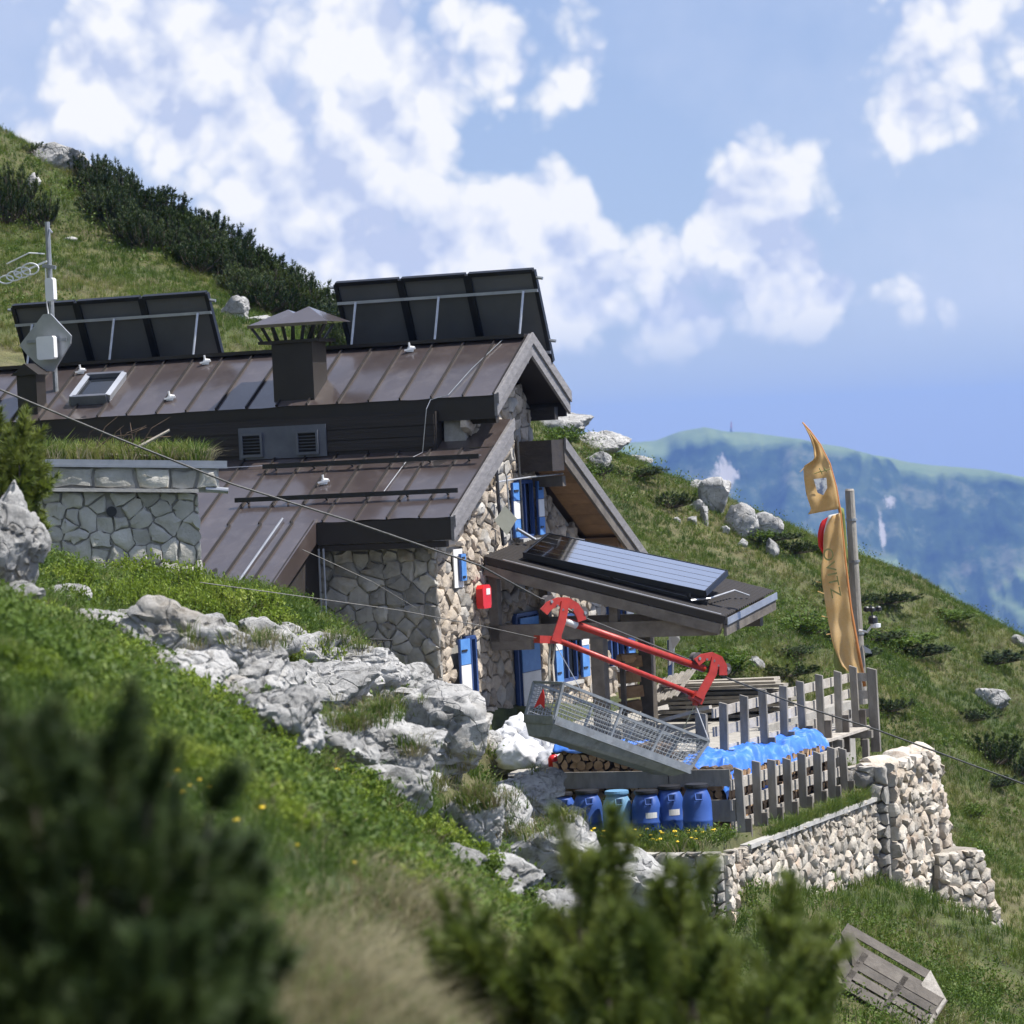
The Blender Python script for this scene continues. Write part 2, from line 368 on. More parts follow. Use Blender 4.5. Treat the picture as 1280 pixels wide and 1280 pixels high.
class MB:
    def __init__(self): self.v = []; self.f = []
    def add(self, vs, fs):
        n = len(self.v); self.v += [Vector(x) for x in vs]; self.f += [[n + i for i in q] for q in fs]; return self
    def hexa(self, b, t):           # bottom quad, top quad (same winding)
        return self.add(list(b) + list(t), [(3, 2, 1, 0), (4, 5, 6, 7), (0, 1, 5, 4), (1, 2, 6, 5), (2, 3, 7, 6), (3, 0, 4, 7)])
    def beam(self, p0, p1, w, h, up=(0, 0, 1), ends=1.0):
        p0, p1 = Vector(p0), Vector(p1); a = (p1 - p0).normalized(); s = a.cross(Vector(up))
        if s.length < 1e-4: s = a.cross(Vector((1, 0, 0)))
        s.normalize(); u = s.cross(a).normalized()
        q = lambda p, k: [p - s * w / 2 * k - u * h / 2 * k, p + s * w / 2 * k - u * h / 2 * k, p + s * w / 2 * k + u * h / 2 * k, p - s * w / 2 * k + u * h / 2 * k]
        return self.hexa(q(p0, 1), q(p1, ends))
    def prism(self, poly, vec):
        n = len(poly); vec = Vector(vec); t = [Vector(p) + vec for p in poly]
        return self.add(list(poly) + t, [list(range(n))[::-1], list(range(n, 2 * n))] + [(i, (i + 1) % n, n + (i + 1) % n, n + i) for i in range(n)])
    def tube(self, pts, r, n=8, caps=True):
        pts = [Vector(p) for p in pts]; k = len(pts); rr = r if isinstance(r, (list, tuple)) else [r] * k
        up = None; vs = []
        for i, p in enumerate(pts):
            t = (pts[min(i + 1, k - 1)] - pts[max(i - 1, 0)]).normalized()
            if up is None:
                up = t.cross(Vector((0, 0, 1)))
                if up.length < 1e-3: up = t.cross(Vector((1, 0, 0)))
                up.normalize()
            up = (up - t * up.dot(t)).normalized(); s = t.cross(up)
            for j in range(n):
                a = 2 * math.pi * j / n
                vs.append(p + (up * math.cos(a) + s * math.sin(a)) * rr[i])
        fs = [(i * n + j, i * n + (j + 1) % n, (i + 1) * n + (j + 1) % n, (i + 1) * n + j) for i in range(k - 1) for j in range(n)]
        if caps: fs += [list(range(n))[::-1], [(k - 1) * n + j for j in range(n)]]
        return self.add(vs, fs)
    def lathe(self, prof, c, n=20, axis=None, ry=1.0):
        """prof = [(radius, height)...] about a vertical line through c"""
        c = Vector(c); vs = []
        for (r, h) in prof:
            for j in range(n):
                a = 2 * math.pi * j / n; vs.append(c + Vector((r * math.cos(a), r * ry * math.sin(a), h)))
        k = len(prof)
        fs = [(i * n + j, i * n + (j + 1) % n, (i + 1) * n + (j + 1) % n, (i + 1) * n + j) for i in range(k - 1) for j in range(n)]
        fs += [list(range(n))[::-1], [(k - 1) * n + j for j in range(n)]]
        return self.add(vs, fs)
    def build(self, name, mat, parent=None, loc=None, smooth=False):
        if loc is None: loc = WL[parent.name] if parent is not None else (sum(self.v, Vector()) / len(self.v))
        loc = Vector(loc)
        me = mesh_np(name, [v - loc for v in self.v], self.f, mat, smooth)
        return reg(bpy.data.objects.new(name, me), parent, loc)
def obj(name, me, parent=None, loc=(0, 0, 0)):
    return reg(bpy.data.objects.new(name, me), parent, loc)
def smooth_angle(o, deg=35):
    me = o.data
    me.polygons.foreach_set('use_smooth', np.ones(len(me.polygons), bool))
    me.set_sharp_from_angle(angle=math.radians(deg))

# ------------------------------------------------------------------ frame of the house
TH = math.radians(22)
rX = Vector((math.cos(TH), -math.sin(TH), 0)); dX = Vector((math.sin(TH), math.cos(TH), 0)); ZZ = Vector((0, 0, 1))
HO = Vector((-1.27, 57.0, 0))
def H(a, b, z): return HO + rX * a + dX * b + ZZ * z
def Hinv(X, Y):
    x = X - HO.x; y = Y - HO.y
    return x * rX.x + y * rX.y, x * dX.x + y * dX.y

# ------------------------------------------------------------------ terrain
CP = [  # (px, py, distance) seen on the ground of the photograph
 (350,1250,9),(100,1000,13),(300,1150,12),(300,1000,18),(450,1100,18),(550,1270,15),(0,850,17),(150,880,22),
 (0,775,26),(0,735,33),(-120,700,34),(60,735,38),(130,742,43),(190,742,48),(120,730,50),(200,850,30),(400,950,30),(500,1010,32),(600,1150,30),(300,900,30),
 (220,780,42),(250,748,46),(330,745,49),(420,785,52),(480,830,53.5),(545,893,55),(610,910,56),(350,870,42),(450,920,44),(600,975,46),
 (560,930,50),(680,1075,46.5),(800,1150,46.5),(650,1010,48.5),
 (900,1280,44),(1280,1280,50),(1120,1230,48),(1100,1125,53),(1265,1222,57.0),(1195,1140,58.6),
 (1280,1090,66),(1280,1000,72),(1280,900,80),(1280,795,88),(1100,712,88),(1100,800,80),(1150,900,72),(1000,665,87),(950,800,72),(870,607,86),
 (870,720,76),(870,835,69),(780,700,73),(780,570,85),(700,532,84),(700,600,78),(560,470,83),(420,388,82),(250,285,84),(100,212,86),(0,182,88),
 (0,300,78),(0,440,70),(150,380,73),(300,420,72),(150,290,80)]
XYZ = [(0,0,-1.62),(-3,0,-0.7),(3,0,-2.7),(-4,-6,-0.5),(4,-6,-2.9),(0,-6,-1.8),(1.6,10,-3.0),(1.0,6,-2.3),(3.5,10,-3.9),(2.2,20,-4.6),(5,20,-6.0),(2.6,30,-5.9),(2.2,38,-6.2),
 (6,35,-8.3),(9,45,-9.4),(10,30,-9.5),(-10,12,1.2),(-9,25,0.9),(-14,40,2.8),(-14,55,3.6),(-8.5,48,-0.6),(-7,55,-1.2),(-22,60,8.5),(-20,85,13.0),(-32,90,18),(14,60,-11.0),(17,80,-11.5),(22,70,-14),(26,95,-16),
 (-6,62,-1.0),(-2,66,-2.4),(1,62,-4.6),(-9,58,0.3),(-9,66,1.6),(3,60,-5.3),(5,62,-5.5),(3,55,-5.6),(1.3,50.5,-5.6),(2.2,48.3,-5.7),(3.6,48,-6.9),(6.3,53,-7.2),(4.5,50,-6.9),
 (0.6,49.0,-5.2)]
for (px, py, D, dz) in [(0,182,88,0),(250,285,84,0),(420,388,82,0),(560,470,83,0),(700,532,84,0),(870,607,86,0),(1000,665,87,0),(1100,712,88,0),(1280,795,88,0)]:
    p = P(px, py, D); k = p / p.y
    XYZ.append((k.x * (D + 9), D + 9, p.z - 3.0)); XYZ.append((k.x * (D + 30), D + 30, p.z - 17.0)); XYZ.append((k.x*(D+60), D+60, p.z-45))
_pts = np.array([tuple(P(*c)) for c in CP] + XYZ)
_C = 2.0
def _ker(A, B):
    d2 = ((A[:, None, :] - B[None]) ** 2).sum(-1); return np.sqrt(d2 + _C * _C)
_K = _ker(_pts[:, :2], _pts[:, :2]); _n = len(_pts)
_A = np.zeros((_n + 3, _n + 3)); _A[:_n, :_n] = _K - 0.02 * np.eye(_n)
_A[:_n, _n] = 1; _A[:_n, _n + 1:] = _pts[:, :2]; _A[_n, :_n] = 1; _A[_n + 1:, :_n] = _pts[:, :2].T
_w = np.linalg.solve(_A, np.concatenate([_pts[:, 2], np.zeros(3)]))
def hgt_s(X, Y):
    X = np.asarray(X, float).ravel(); Y = np.asarray(Y, float).ravel()
    Yc = np.clip(Y, -8, 150); k = np.where(Y > 150, 150 / np.maximum(Y, 1), 1.0); Xc = np.clip(X * k, -60, 60)
    q = np.stack([Xc, Yc], 1); z = np.empty(len(X))
    for i in range(0, len(X), 20000):
        s = q[i:i + 20000]
        z[i:i + 20000] = _ker(s, _pts[:, :2]) @ _w[:_n] + _w[_n] + s @ _w[_n + 1:]
    far = np.clip((Y - 150) / 1800, 0, 1)
    z = z - 420 * far ** 0.8
    return z
def hgt(X, Y):
    X = np.asarray(X, float).ravel(); Y = np.asarray(Y, float).ravel()
    z = hgt_s(X, Y)
    amp = np.clip(Y / 40, 0.15, 1.0) * np.where(Y < 58, 0.45, 1.0)
    z = z + amp * (0.26 * fbm(xyz(X * 0.22, Y * 0.22), 3) + 0.10 * fbm(xyz(X * 0.9, Y * 0.9, 5.0), 3))
    a, b = Hinv(X, Y)
    hill = np.clip((Y - 66) / 6, 0, 1)
    z = z + hill * 0.22 * fbm(xyz(X * 0.45, Y * 0.45, 2.0), 3)
    ter = (a > 0.2) & (a < 6.9) & (b > -7.5) & (b < 2.8)          # cut level for the terraces
    z = np.where(ter & (a > 2.9), -5.43 + 0.04 * fbm(xyz(X * 1.5, Y * 1.5, 9.0), 2), z)
    z = np.where((a > 0.2) & (a < 6.0) & (b > -4.3) & (b < 2.7), np.minimum(z, -4.85), z)
    z = np.where((a > 0.2) & (a < 4.3) & (b >= 2.7) & (b < 8.5), np.minimum(z, -4.85), z)
    return z
def ghit(px, py, d0=4.0, d1=120.0):
    d = ray(px, py); t = np.arange(d0, d1, 0.1)
    h = hgt(d[0] * t, t); below = np.nonzero(d[2] * t < h)[0]
    if len(below) == 0: return None
    D = t[below[0]]
    return Vector((d[0] * D, D, float(h[below[0]])))

rows = np.concatenate([np.arange(-30, 4, 1.0), np.arange(4, 30, 0.25), np.arange(30, 100, 0.32), np.geomspace(100, 9000, 60)])
ncol = 330
cu = np.linspace(-1, 1, ncol); cu = 0.35 * cu + 0.65 * cu ** 3
RX = (18 + 0.62 * np.maximum(rows, 0))[:, None] * cu[None]
RY = np.repeat(rows[:, None], ncol, 1)
RZ = hgt(RX, RY).reshape(RX.shape)
V = np.stack([RX, RY, RZ], -1).reshape(-1, 3)
ii = np.arange(len(rows) - 1)[:, None] * ncol + np.arange(ncol - 1)[None]
F = np.stack([ii, ii + 1, ii + ncol + 1, ii + ncol], -1).reshape(-1, 4)
m, t, b = new_mat('mountain_turf')
g = nn(t, 'ShaderNodeNewGeometry'); pos = g.outputs['Position']
f1 = noise_node(t, pos, 0.35, 8, 0.65); f2 = noise_node(t, pos, 2.6, 8, 0.7)
c1 = ramp_node(t, f1, [(0.30, (0.045, 0.070, 0.018)), (0.46, (0.085, 0.105, 0.030)), (0.56, (0.14, 0.135, 0.055)), (0.72, (0.17, 0.15, 0.08))])
c2 = ramp_node(t, f2, [(0.35, (0.35, 0.33, 0.28)), (0.62, (1.0, 1.0, 1.0))])
t.links.new(mixrgb(t, 0.8, c1, c2, 'MULTIPLY'), b.inputs['Base Color']); b.inputs['Roughness'].default_value = 0.95
bn = nn(t, 'ShaderNodeBump'); bn.inputs['Distance'].default_value = 0.12; bn.inputs['Strength'].default_value = 0.8
t.links.new(noise_node(t, pos, 5.0, 8, 0.7), bn.inputs['Height']); t.links.new(bn.outputs[0], b.inputs['Normal'])
MAT['ground'] = m
ground = obj('ground', mesh_np('ground', V, F, m, True))
tag(ground, 'steep grassy mountainside falling away to the right', 'ground', kind='structure')

# ------------------------------------------------------------------ far mountains
def mountain(name, label, prof, D, depth, drop, seed, ext):
    px = np.array([p[0] for p in prof], float); py = np.array([p[1] for p in prof], float)
    pts = np.array([tuple(P(x, y, D)) for x, y in zip(px, py)])
    xs = np.concatenate([np.linspace(-ext, -1400, 60)[:-1], np.linspace(-1400, 1800, 420), np.linspace(1800, ext, 60)[1:]]); ys = np.concatenate([np.linspace(D - depth, D, 130), np.linspace(D, D + depth * 0.6, 20)[1:]])
    GX, GY = np.meshgrid(xs, ys)
    sky_z = np.interp(GX, pts[:, 0], pts[:, 2])
    sky_z = sky_z + 10 * fbm(xyz(GX.ravel() / 160, 0 * GX.ravel() + seed), 4).reshape(GX.shape)
    t_ = (D - GY) / depth
    wob = fbm(xyz(GX.ravel() / 420, GY.ravel() / 1200, seed), 4).reshape(GX.shape)
    rid = ridged(xyz(GX.ravel() / 300 + 0.6 * wob.ravel(), GY.ravel() / 2000, seed + 3.0), 6, 0.6).reshape(GX.shape)
    tt = np.clip(t_, 0, 1)
    z = sky_z - drop * (0.10 * np.minimum(tt * 8, 1) ** 2 * (tt > 0) + 0.9 * np.clip(tt - 0.05, 0, 1) ** 0.85) + (rid - 0.35) * 260 * np.minimum(tt * 4, 1)
    z = np.where(t_ < 0, sky_z + t_ * 500, z)
    z = np.minimum(z, np.where(tt > 0, sky_z - 4 * np.minimum(tt * 20, 1), z))
    V = np.stack([GX, GY, z], -1).reshape(-1, 3)
    nc = len(xs); i_ = np.arange(len(ys) - 1)[:, None] * nc + np.arange(nc - 1)[None]
    F = np.stack([i_, i_ + 1, i_ + nc + 1, i_ + nc], -1).reshape(-1, 4)
    o = obj(name, mesh_np(name, V, F, MAT['far'], True)); tag(o, label, 'mountain', kind='structure'); return o, z, xs, ys
m, t, b = new_mat('forested_mountain')
g = nn(t, 'ShaderNodeNewGeometry')
sp = nn(t, 'ShaderNodeSeparateXYZ'); t.links.new(g.outputs['Normal'], sp.inputs[0])
flat = nn(t, 'ShaderNodeMapRange'); flat.inputs[1].default_value = 0.80; flat.inputs[2].default_value = 0.95; t.links.new(sp.outputs['Z'], flat.inputs[0])
n1 = noise_node(t, g.outputs['Position'], 0.010, 10, 0.75); n2 = noise_node(t, g.outputs['Position'], 0.004, 6, 0.6)
wood = ramp_node(t, n1, [(0.38, (0.006, 0.014, 0.006)), (0.52, (0.035, 0.06, 0.022)), (0.62, (0.13, 0.14, 0.08))])
meadow = ramp_node(t, n1, [(0.3, (0.10, 0.15, 0.05)), (0.7, (0.20, 0.24, 0.09))])
c = mixrgb(t, flat.outputs[0], wood, meadow)
sc = nn(t, 'ShaderNodeMapRange'); sc.inputs[1].default_value = 0.665; sc.inputs[2].default_value = 0.70; t.links.new(n2, sc.inputs[0])
c = mixrgb(t, sc.outputs[0], c, (0.12, 0.12, 0.08))
for (px_, py_, rx_, rz_) in ((905, 600, 40, 45), (1112, 628, 20, 22), (1098, 660, 9, 44)):
    q_ = P(px_, py_, 6750); vs_ = nn(t, 'ShaderNodeVectorMath', operation='SUBTRACT'); t.links.new(g.outputs['Position'], vs_.inputs[0]); vs_.inputs[1].default_value = q_
    vm_ = nn(t, 'ShaderNodeVectorMath', operation='MULTIPLY'); t.links.new(vs_.outputs[0], vm_.inputs[0]); vm_.inputs[1].default_value = (1 / rx_, 0, 1 / rz_)
    vl_ = nn(t, 'ShaderNodeVectorMath', operation='LENGTH'); t.links.new(vm_.outputs[0], vl_.inputs[0])
    ad_ = nn(t, 'ShaderNodeMath', operation='MULTIPLY_ADD'); t.links.new(noise_node(t, g.outputs['Position'], 0.035, 8, 0.8, (1, 0.3, 0.45)), ad_.inputs[0]); ad_.inputs[1].default_value = 3.4; t.links.new(vl_.outputs['Value'], ad_.inputs[2])
    mr_ = nn(t, 'ShaderNodeMapRange'); mr_.inputs[1].default_value = 2.45; mr_.inputs[2].default_value = 2.1; t.links.new(ad_.outputs[0], mr_.inputs[0])
    c = mixrgb(t, mr_.outputs[0], c, (0.36, 0.33, 0.29))
t.links.new(c, b.inputs['Base Color']); b.inputs['Roughness'].default_value = 1.0; b.inputs['Specular IOR Level'].default_value = 0.1
MAT['far'] = m
prof = [(-1500,520),(-600,560),(300,575),(600,575),(700,566),(770,556),(820,552),(850,540),(880,533),(905,539),(950,543),(1000,546),(1050,558),(1090,570),(1140,578),(1190,585),(1230,587),(1290,598),(1400,604),(1700,575),(2400,560),(3200,600)]
mountain('mountain', 'blue hazy forested mountain with a green top across the valley', prof, 7000, 3000, 1100, 1.0, 5200)
tw = thing('transmitter_tower', 'tiny transmitter tower on the far mountain top', 'tower', P(914, 541, 6995))
MB().tube([P(914, 542, 6995), P(914, 535, 6995)], [3.0, 1.6], 5).build('mast', MAT['darkzinc'], tw)
MB().tube([P(914, 535, 6995), P(914, 527, 6995)], [1.4, 0.6], 5).build('aerial', MAT['red'], tw)

# ------------------------------------------------------------------ rocks
m, t, b = new_mat('karst_limestone')
co = nn(t, 'ShaderNodeTexCoord'); g = nn(t, 'ShaderNodeNewGeometry'); pos = g.outputs['Position']
f = noise_node(t, pos, 1.6, 10, 0.68)
c = ramp_node(t, f, [(0.28, (0.13, 0.128, 0.125)), (0.42, (0.30, 0.298, 0.29)), (0.56, (0.46, 0.456, 0.445)), (0.72, (0.58, 0.575, 0.56))])
f3 = noise_node(t, pos, 9.0, 8, 0.75)
r3 = nn(t, 'ShaderNodeMapRange'); r3.inputs[1].default_value = 0.53; r3.inputs[2].default_value = 0.68; t.links.new(f3, r3.inputs[0])
c = mixrgb(t, r3.outputs[0], c, (0.13, 0.125, 0.115))
f4 = noise_node(t, pos, 0.9, 5, 0.6)
r4 = nn(t, 'ShaderNodeMapRange'); r4.inputs[1].default_value = 0.60; r4.inputs[2].default_value = 0.75; r4.inputs[4].default_value = 0.6; t.links.new(f4, r4.inputs[0])
c = mixrgb(t, r4.outputs[0], c, (0.33, 0.27, 0.19))
t.links.new(c, b.inputs['Base Color']); b.inputs['Roughness'].default_value = 0.95; b.inputs['Specular IOR Level'].default_value = 0.2
vo = nn(t, 'ShaderNodeTexVoronoi', feature='DISTANCE_TO_EDGE'); vo.inputs['Scale'].default_value = 2.2
wv = nn(t, 'ShaderNodeVectorMath', operation='ADD'); t.links.new(pos, wv.inputs[0])
wn = nn(t, 'ShaderNodeTexNoise'); wn.inputs['Scale'].default_value = 2.0; t.links.new(pos, wn.inputs['Vector']); t.links.new(wn.outputs['Color'], wv.inputs[1])
t.links.new(wv.outputs[0], vo.inputs['Vector'])
cr = nn(t, 'ShaderNodeMapRange'); cr.inputs[1].default_value = 0.0; cr.inputs[2].default_value = 0.05; t.links.new(vo.outputs['Distance'], cr.inputs[0])
b1 = nn(t, 'ShaderNodeBump'); b1.inputs['Distance'].default_value = 0.06; b1.inputs['Strength'].default_value = 0.9; t.links.new(noise_node(t, pos, 7.0, 10, 0.75), b1.inputs['Height'])
b2 = nn(t, 'ShaderNodeBump'); b2.inputs['Distance'].default_value = 0.04; b2.inputs['Strength'].default_value = 0.7; t.links.new(cr.outputs[0], b2.inputs['Height']); t.links.new(b1.outputs[0], b2.inputs['Normal'])
t.links.new(b2.outputs[0], b.inputs['Normal'])
MAT['rock'] = m
import bmesh
_ico = {}
def ico(sub):
    if sub not in _ico:
        bm = bmesh.new(); bmesh.ops.create_icosphere(bm, subdivisions=sub, radius=1)
        _ico[sub] = (np.array([v.co[:] for v in bm.verts]), np.array([[v.index for v in f.verts] for f in bm.faces])); bm.free()
    return _ico[sub]
def rock_mesh(seed, sx, sy, sz, sub=4, planes=16, amp=1.0, mat=None):
    rg = np.random.default_rng(seed)
    D, F = ico(sub)
    n = rg.normal(size=(planes, 3)); n /= np.linalg.norm(n, axis=1)[:, None]
    h = rg.uniform(0.62, 1.0, planes)
    dots = np.maximum(D @ n.T, 0.05)
    rr = (h[None] / dots); k = 45.0
    r = -np.log(np.exp(-k * np.minimum(rr, 3)).sum(1)) / k
    r = np.clip(r, 0.3, 1.25)
    p = D * r[:, None]
    o = rg.uniform(0, 50, 3)
    nb = 20 if sub >= 5 else 11                      # joint-bounded blocks: each steps in or out, open cracks between
    an = np.array([1.0, 1.0, 1.7]); cp_ = rg.uniform(-1, 1, (nb, 3))
    pw = p + 0.10 * np.stack([fbm(p * 2.2 + o + k * 9, 2) for k in range(3)], 1)
    d2 = np.sqrt((((pw * an)[:, None] - (cp_ * an)[None]) ** 2).sum(-1)); od = np.sort(d2, 1); idx = d2.argmin(1); gapd = od[:, 1] - od[:, 0]
    step = rg.uniform(-0.11, 0.06, nb)[idx] - 0.10 * np.exp(-gapd / 0.03)
    p = p + D * (step * min(1.0, amp))[:, None]
    r2 = amp * (0.07 * fbm(p * 1.5 + o, 3) + 0.055 * ridged(p * 3.2 + o, 5, 0.62) - 0.10 * np.maximum(0, ridged(p * 1.9 + o + 7, 2) - 0.55) * 4 * 0.5 + 0.03 * fbm(p * 9 + o, 3, 0.6))
    p = p + D * r2[:, None]
    p = p * np.array([sx, sy, sz])
    me = mesh_np('rock', p, F, mat or MAT['rock'], True)
    me.set_sharp_from_angle(angle=math.radians(38))
    return me
def rock_at(px, py, wpx, hpx, seed, label, group=None, base=0.62, D=None, sub=4, name='limestone_boulder', depth=1.0, amp=1.0, planes=16, sink=0.0):
    """boulder seen centred at a pixel; stands on the ground where its foot is"""
    q = ghit(px, py + hpx * base * 0.6) if D is None else P(px, py, D)
    if q is None: return None
    D_ = q.y; s = D_ / FPX
    w = wpx * s / 2; hh = hpx * s / 2
    c = P(px, py, D_)
    me = rock_mesh(seed, w * 1.02, max(w, hh) * 0.9 * depth, hh * 1.05, sub, planes, amp)
    o = obj(name, me, None, (c.x, c.y + max(w, hh) * 0.5 * depth, c.z - hh * 0.1))
    return tag(o, label, 'rock', group)
ROCKS = [  # px, py, w, h, label
 (216,800,112,82,'large flat-topped grey boulder below the leafy shrubs near the stone shed'),
 (118,778,70,30,'low pale rock half buried in shrubs left of the flat-topped boulder'),
 (70,748,60,26,'small flat rock at the foot of the shed bank, far left of the outcrop'),
 (300,838,120,80,'fissured white boulder right of the flat-topped boulder'),
 (236,842,78,60,'grey shaded rock under the flat-topped boulder'),
 (398,862,90,66,'smooth white wedge-shaped block in the middle of the outcrop'),
 (347,905,96,84,'pitted rock below the fissured boulder, next to the green shrubs'),
 (385,818,80,40,'dark-topped grey rock above the wedge-shaped block'),
 (362,795,44,28,'small white rock at the upper rim of the outcrop'),
 (412,925,84,74,'rounded grey rock below the wedge-shaped block'),
 (458,838,70,52,'cracked white rock beside the grass tuft near the hut wall'),
 (508,858,44,42,'small white rock close to the hut corner'),
 (474,945,116,78,'broad pale boulder with hollows at the foot of the outcrop'),
 (548,925,100,90,'tall rock leaning below the blue-shuttered window'),
 (516,985,66,40,'small rounded rock at the lower edge of the outcrop'),
 (652,1000,86,60,'big smooth grey boulder left of the blue barrels'),
 (590,1035,78,64,'round white rock under the mossy ledge'),
 (628,1030,56,84,'upright narrow rock between two boulders below the barrels'),
 (690,1085,120,92,'dark grey sloping boulder behind the pine tips'),
 (562,1075,70,40,'pale rock in the leafy shrubs left of the pine tips'),
 (625,1105,80,54,'pale low rock above the foreground pine'),
 (785,1118,110,110,'large pale slab below the dry stone wall of the dandelion ledge'),
 (735,1160,54,60,'small pale rock seen between the pine tips'),
 (704,1040,60,44,'mossy rock at the left end of the barrel row'),
]
for k, (px, py, w, h, lab) in enumerate(ROCKS):
    rock_at(px, py, w * 1.38, h * 1.3, 100 + k, lab, sub=5 if w * h > 3500 else 4, amp=1.15)
fill = 0
for k in range(58):      # rubble wedged between the boulders
    px = random.uniform(165, 790); y0_ = np.interp(px, [160, 270, 400, 500, 560, 650, 720, 830], [770, 795, 805, 855, 915, 975, 1030, 1140]); y1_ = np.interp(px, [150, 300, 420, 520, 600, 680, 760, 800], [815, 905, 965, 1005, 1075, 1135, 1175, 1190])
    py = random.uniform(y0_, y1_); big = random.random() < 0.5
    rock_at(px, py, random.uniform(60, 100) if big else random.uniform(30, 60), random.uniform(44, 66) if big else random.uniform(22, 42), 300 + k, 'loose limestone chunk wedged among the boulders of the outcrop', 'rubble in the outcrop', sub=4)
rock_at(8, 672, 118, 136, 41, 'large white boulder at the left edge under the pine, beside the shed', D=31.5, sub=5, amp=1.2)
rock_at(20, 745, 80, 40, 42, 'low grey rock under the white boulder at the left edge', sub=4)
HILL = [(75,197,56,32,'pale rock crowning the ridge at the upper left'),(40,229,18,22,'white rock beside the dark pine at the upper left'),(297,389,30,26,'white rock between the solar racks on the hillside'),
 (322,400,26,12,'low white rock left of the chimney cap'),(88,299,14,8,'tiny white rock on the slope above the antenna'),(145,241,14,10,'tiny white rock in the ridge pines'),
 (702,530,64,32,'long rocky crest just right of the gable roof'),(752,553,66,26,'white rock on the skyline right of the gable'),(750,577,26,22,'small white rock below the skyline rocks'),
 (800,574,22,12,'white rock on the skyline left of the outcrop'),(893,622,40,44,'tallest rock of the outcrop on the right hillside'),(872,633,22,18,'small rock left of the tallest hillside rock'),
 (925,656,34,36,'bright rock right of the tallest hillside rock'),(957,655,30,28,'grey rock at the right end of the hillside outcrop'),(966,686,13,30,'narrow white rock hanging below the hillside outcrop'),
 (866,651,13,14,'tiny white rock low in the hillside outcrop'),(846,650,9,9,'tiny white rock at the left of the hillside outcrop'),(906,662,12,14,'tiny rock in the middle of the hillside outcrop'),(880,645,10,22,'thin white rock under the tallest hillside rock'),
 (1243,873,38,30,'white rock alone on the grass slope at the far right'),(946,829,16,14,'small white rock beside the flag base on the slope'),(1272,802,18,12,'small white rock on the skyline at the right edge'),
 (870,605,20,14,'rock on the skyline above the hillside outcrop'),(929,680,12,10,'tiny pale rock below the bright hillside rock')]
for k, (px, py, w, h, lab) in enumerate(HILL):
    rock_at(px, py, w * 1.2, h * 1.2, 500 + k, lab, sub=4 if w > 25 else 3, name='hillside_rock', depth=0.8, amp=1.2)

# ------------------------------------------------------------------ vegetation meshes
def orient(axis):
    axis = axis / np.linalg.norm(axis); h = np.array([0, 0, 1.0]) if abs(axis[2]) < 0.9 else np.array([1.0, 0, 0])
    s = np.cross(axis, h); s /= np.linalg.norm(s); return s, np.cross(s, axis)
def brush(rg, p0, axis, length, n, nl, nw, bend=0.0):
    """bottle-brush shoot of needles: (verts, tris)"""
    s, u = orient(axis); a = axis / np.linalg.norm(axis)
    t = rg.uniform(0.0, 1.0, n); az = rg.uniform(0, 2 * np.pi, n)
    rad = np.cos(az)[:, None] * s + np.sin(az)[:, None] * u
    out = rg.uniform(0.6, 1.0, n) * (1.0 - 0.30 * t ** 3)
    d = a[None] * (0.30 + 0.45 * t ** 2)[:, None] + rad * out[:, None]
    d /= np.linalg.norm(d, axis=1)[:, None]
    base = p0 + a[None] * (t * length)[:, None]
    L = nl * rg.uniform(0.75, 1.15, n)
    side = np.cross(d, rad + 0.3); side /= np.linalg.norm(side, axis=1)[:, None]
    v0 = base - side * nw; v1 = base + side * nw; v2 = base + d * L[:, None]
    return np.stack([v0, v1, v2], 1).reshape(-1, 3)
def pine(seed, h, spread, stems, per, nneedle, nl, nw, shoot, tmin=0.35):
    """mountain pine bush: bent stems from one root, upright needle shoots; returns wood MB, needle verts"""
    rg = np.random.default_rng(seed); wood = MB(); parts = []
    for k in range(stems):
        az = rg.uniform(0, 2 * np.pi); R = spread * np.sqrt(rg.uniform(0.02, 1)); hh = h - min(h, 1.0) * (rg.uniform(0.0, 0.38) + 0.30 * (R / spread) ** 2)
        end = np.array([R * np.cos(az), R * np.sin(az), hh])
        pts = []
        for t in np.linspace(0, 1, 6):
            pts.append(np.array([end[0] * (1 - (1 - t) ** 1.8), end[1] * (1 - (1 - t) ** 1.8), hh * t ** 1.25]) + rg.normal(0, 0.015 * h, 3) * (t > 0))
        wood.tube(pts, [0.022 * min(h, 1.0) * (1 - 0.8 * t) + 0.003 for t in np.linspace(0, 1, 6)], 5)
        for j in range(per):
            t = 1.0 if j == 0 else rg.uniform(tmin, 0.97)
            x = t * 5; i = min(int(x), 4); p = pts[i] + (pts[i + 1] - pts[i]) * (x - i)
            out = np.array([np.cos(az), np.sin(az), 0]) * rg.uniform(0.0, 0.5)
            ax = np.array([0, 0, 1.0]) * rg.uniform(0.6, 1.0) + out + rg.normal(0, 0.38, 3) * (0.4 if j == 0 else 1)
            L = shoot * rg.uniform(0.6, 1.2)
            if j: wood.tube([p, p + ax / np.linalg.norm(ax) * L * 0.5], [0.006 * h, 0.004 * h], 4, False)
            parts.append(brush(rg, p, ax, L, nneedle, nl, nw))
    nv = np.concatenate(parts)
    return wood, nv
def tri_mesh(name, nv, mat):
    return mesh_np(name, nv, np.arange(len(nv)).reshape(-1, 3), mat)
MAT['needle'] = leafmat('pine_needles', [(0.22, (0.045, 0.075, 0.012)), (0.45, (0.11, 0.15, 0.026)), (0.7, (0.20, 0.235, 0.05))], 2.0, 0.45)
MAT['needlefar'] = leafmat('hill_pine_needles', [(0.25, (0.014, 0.030, 0.008)), (0.5, (0.034, 0.058, 0.014)), (0.8, (0.075, 0.10, 0.025))], 0.5, 0.25)
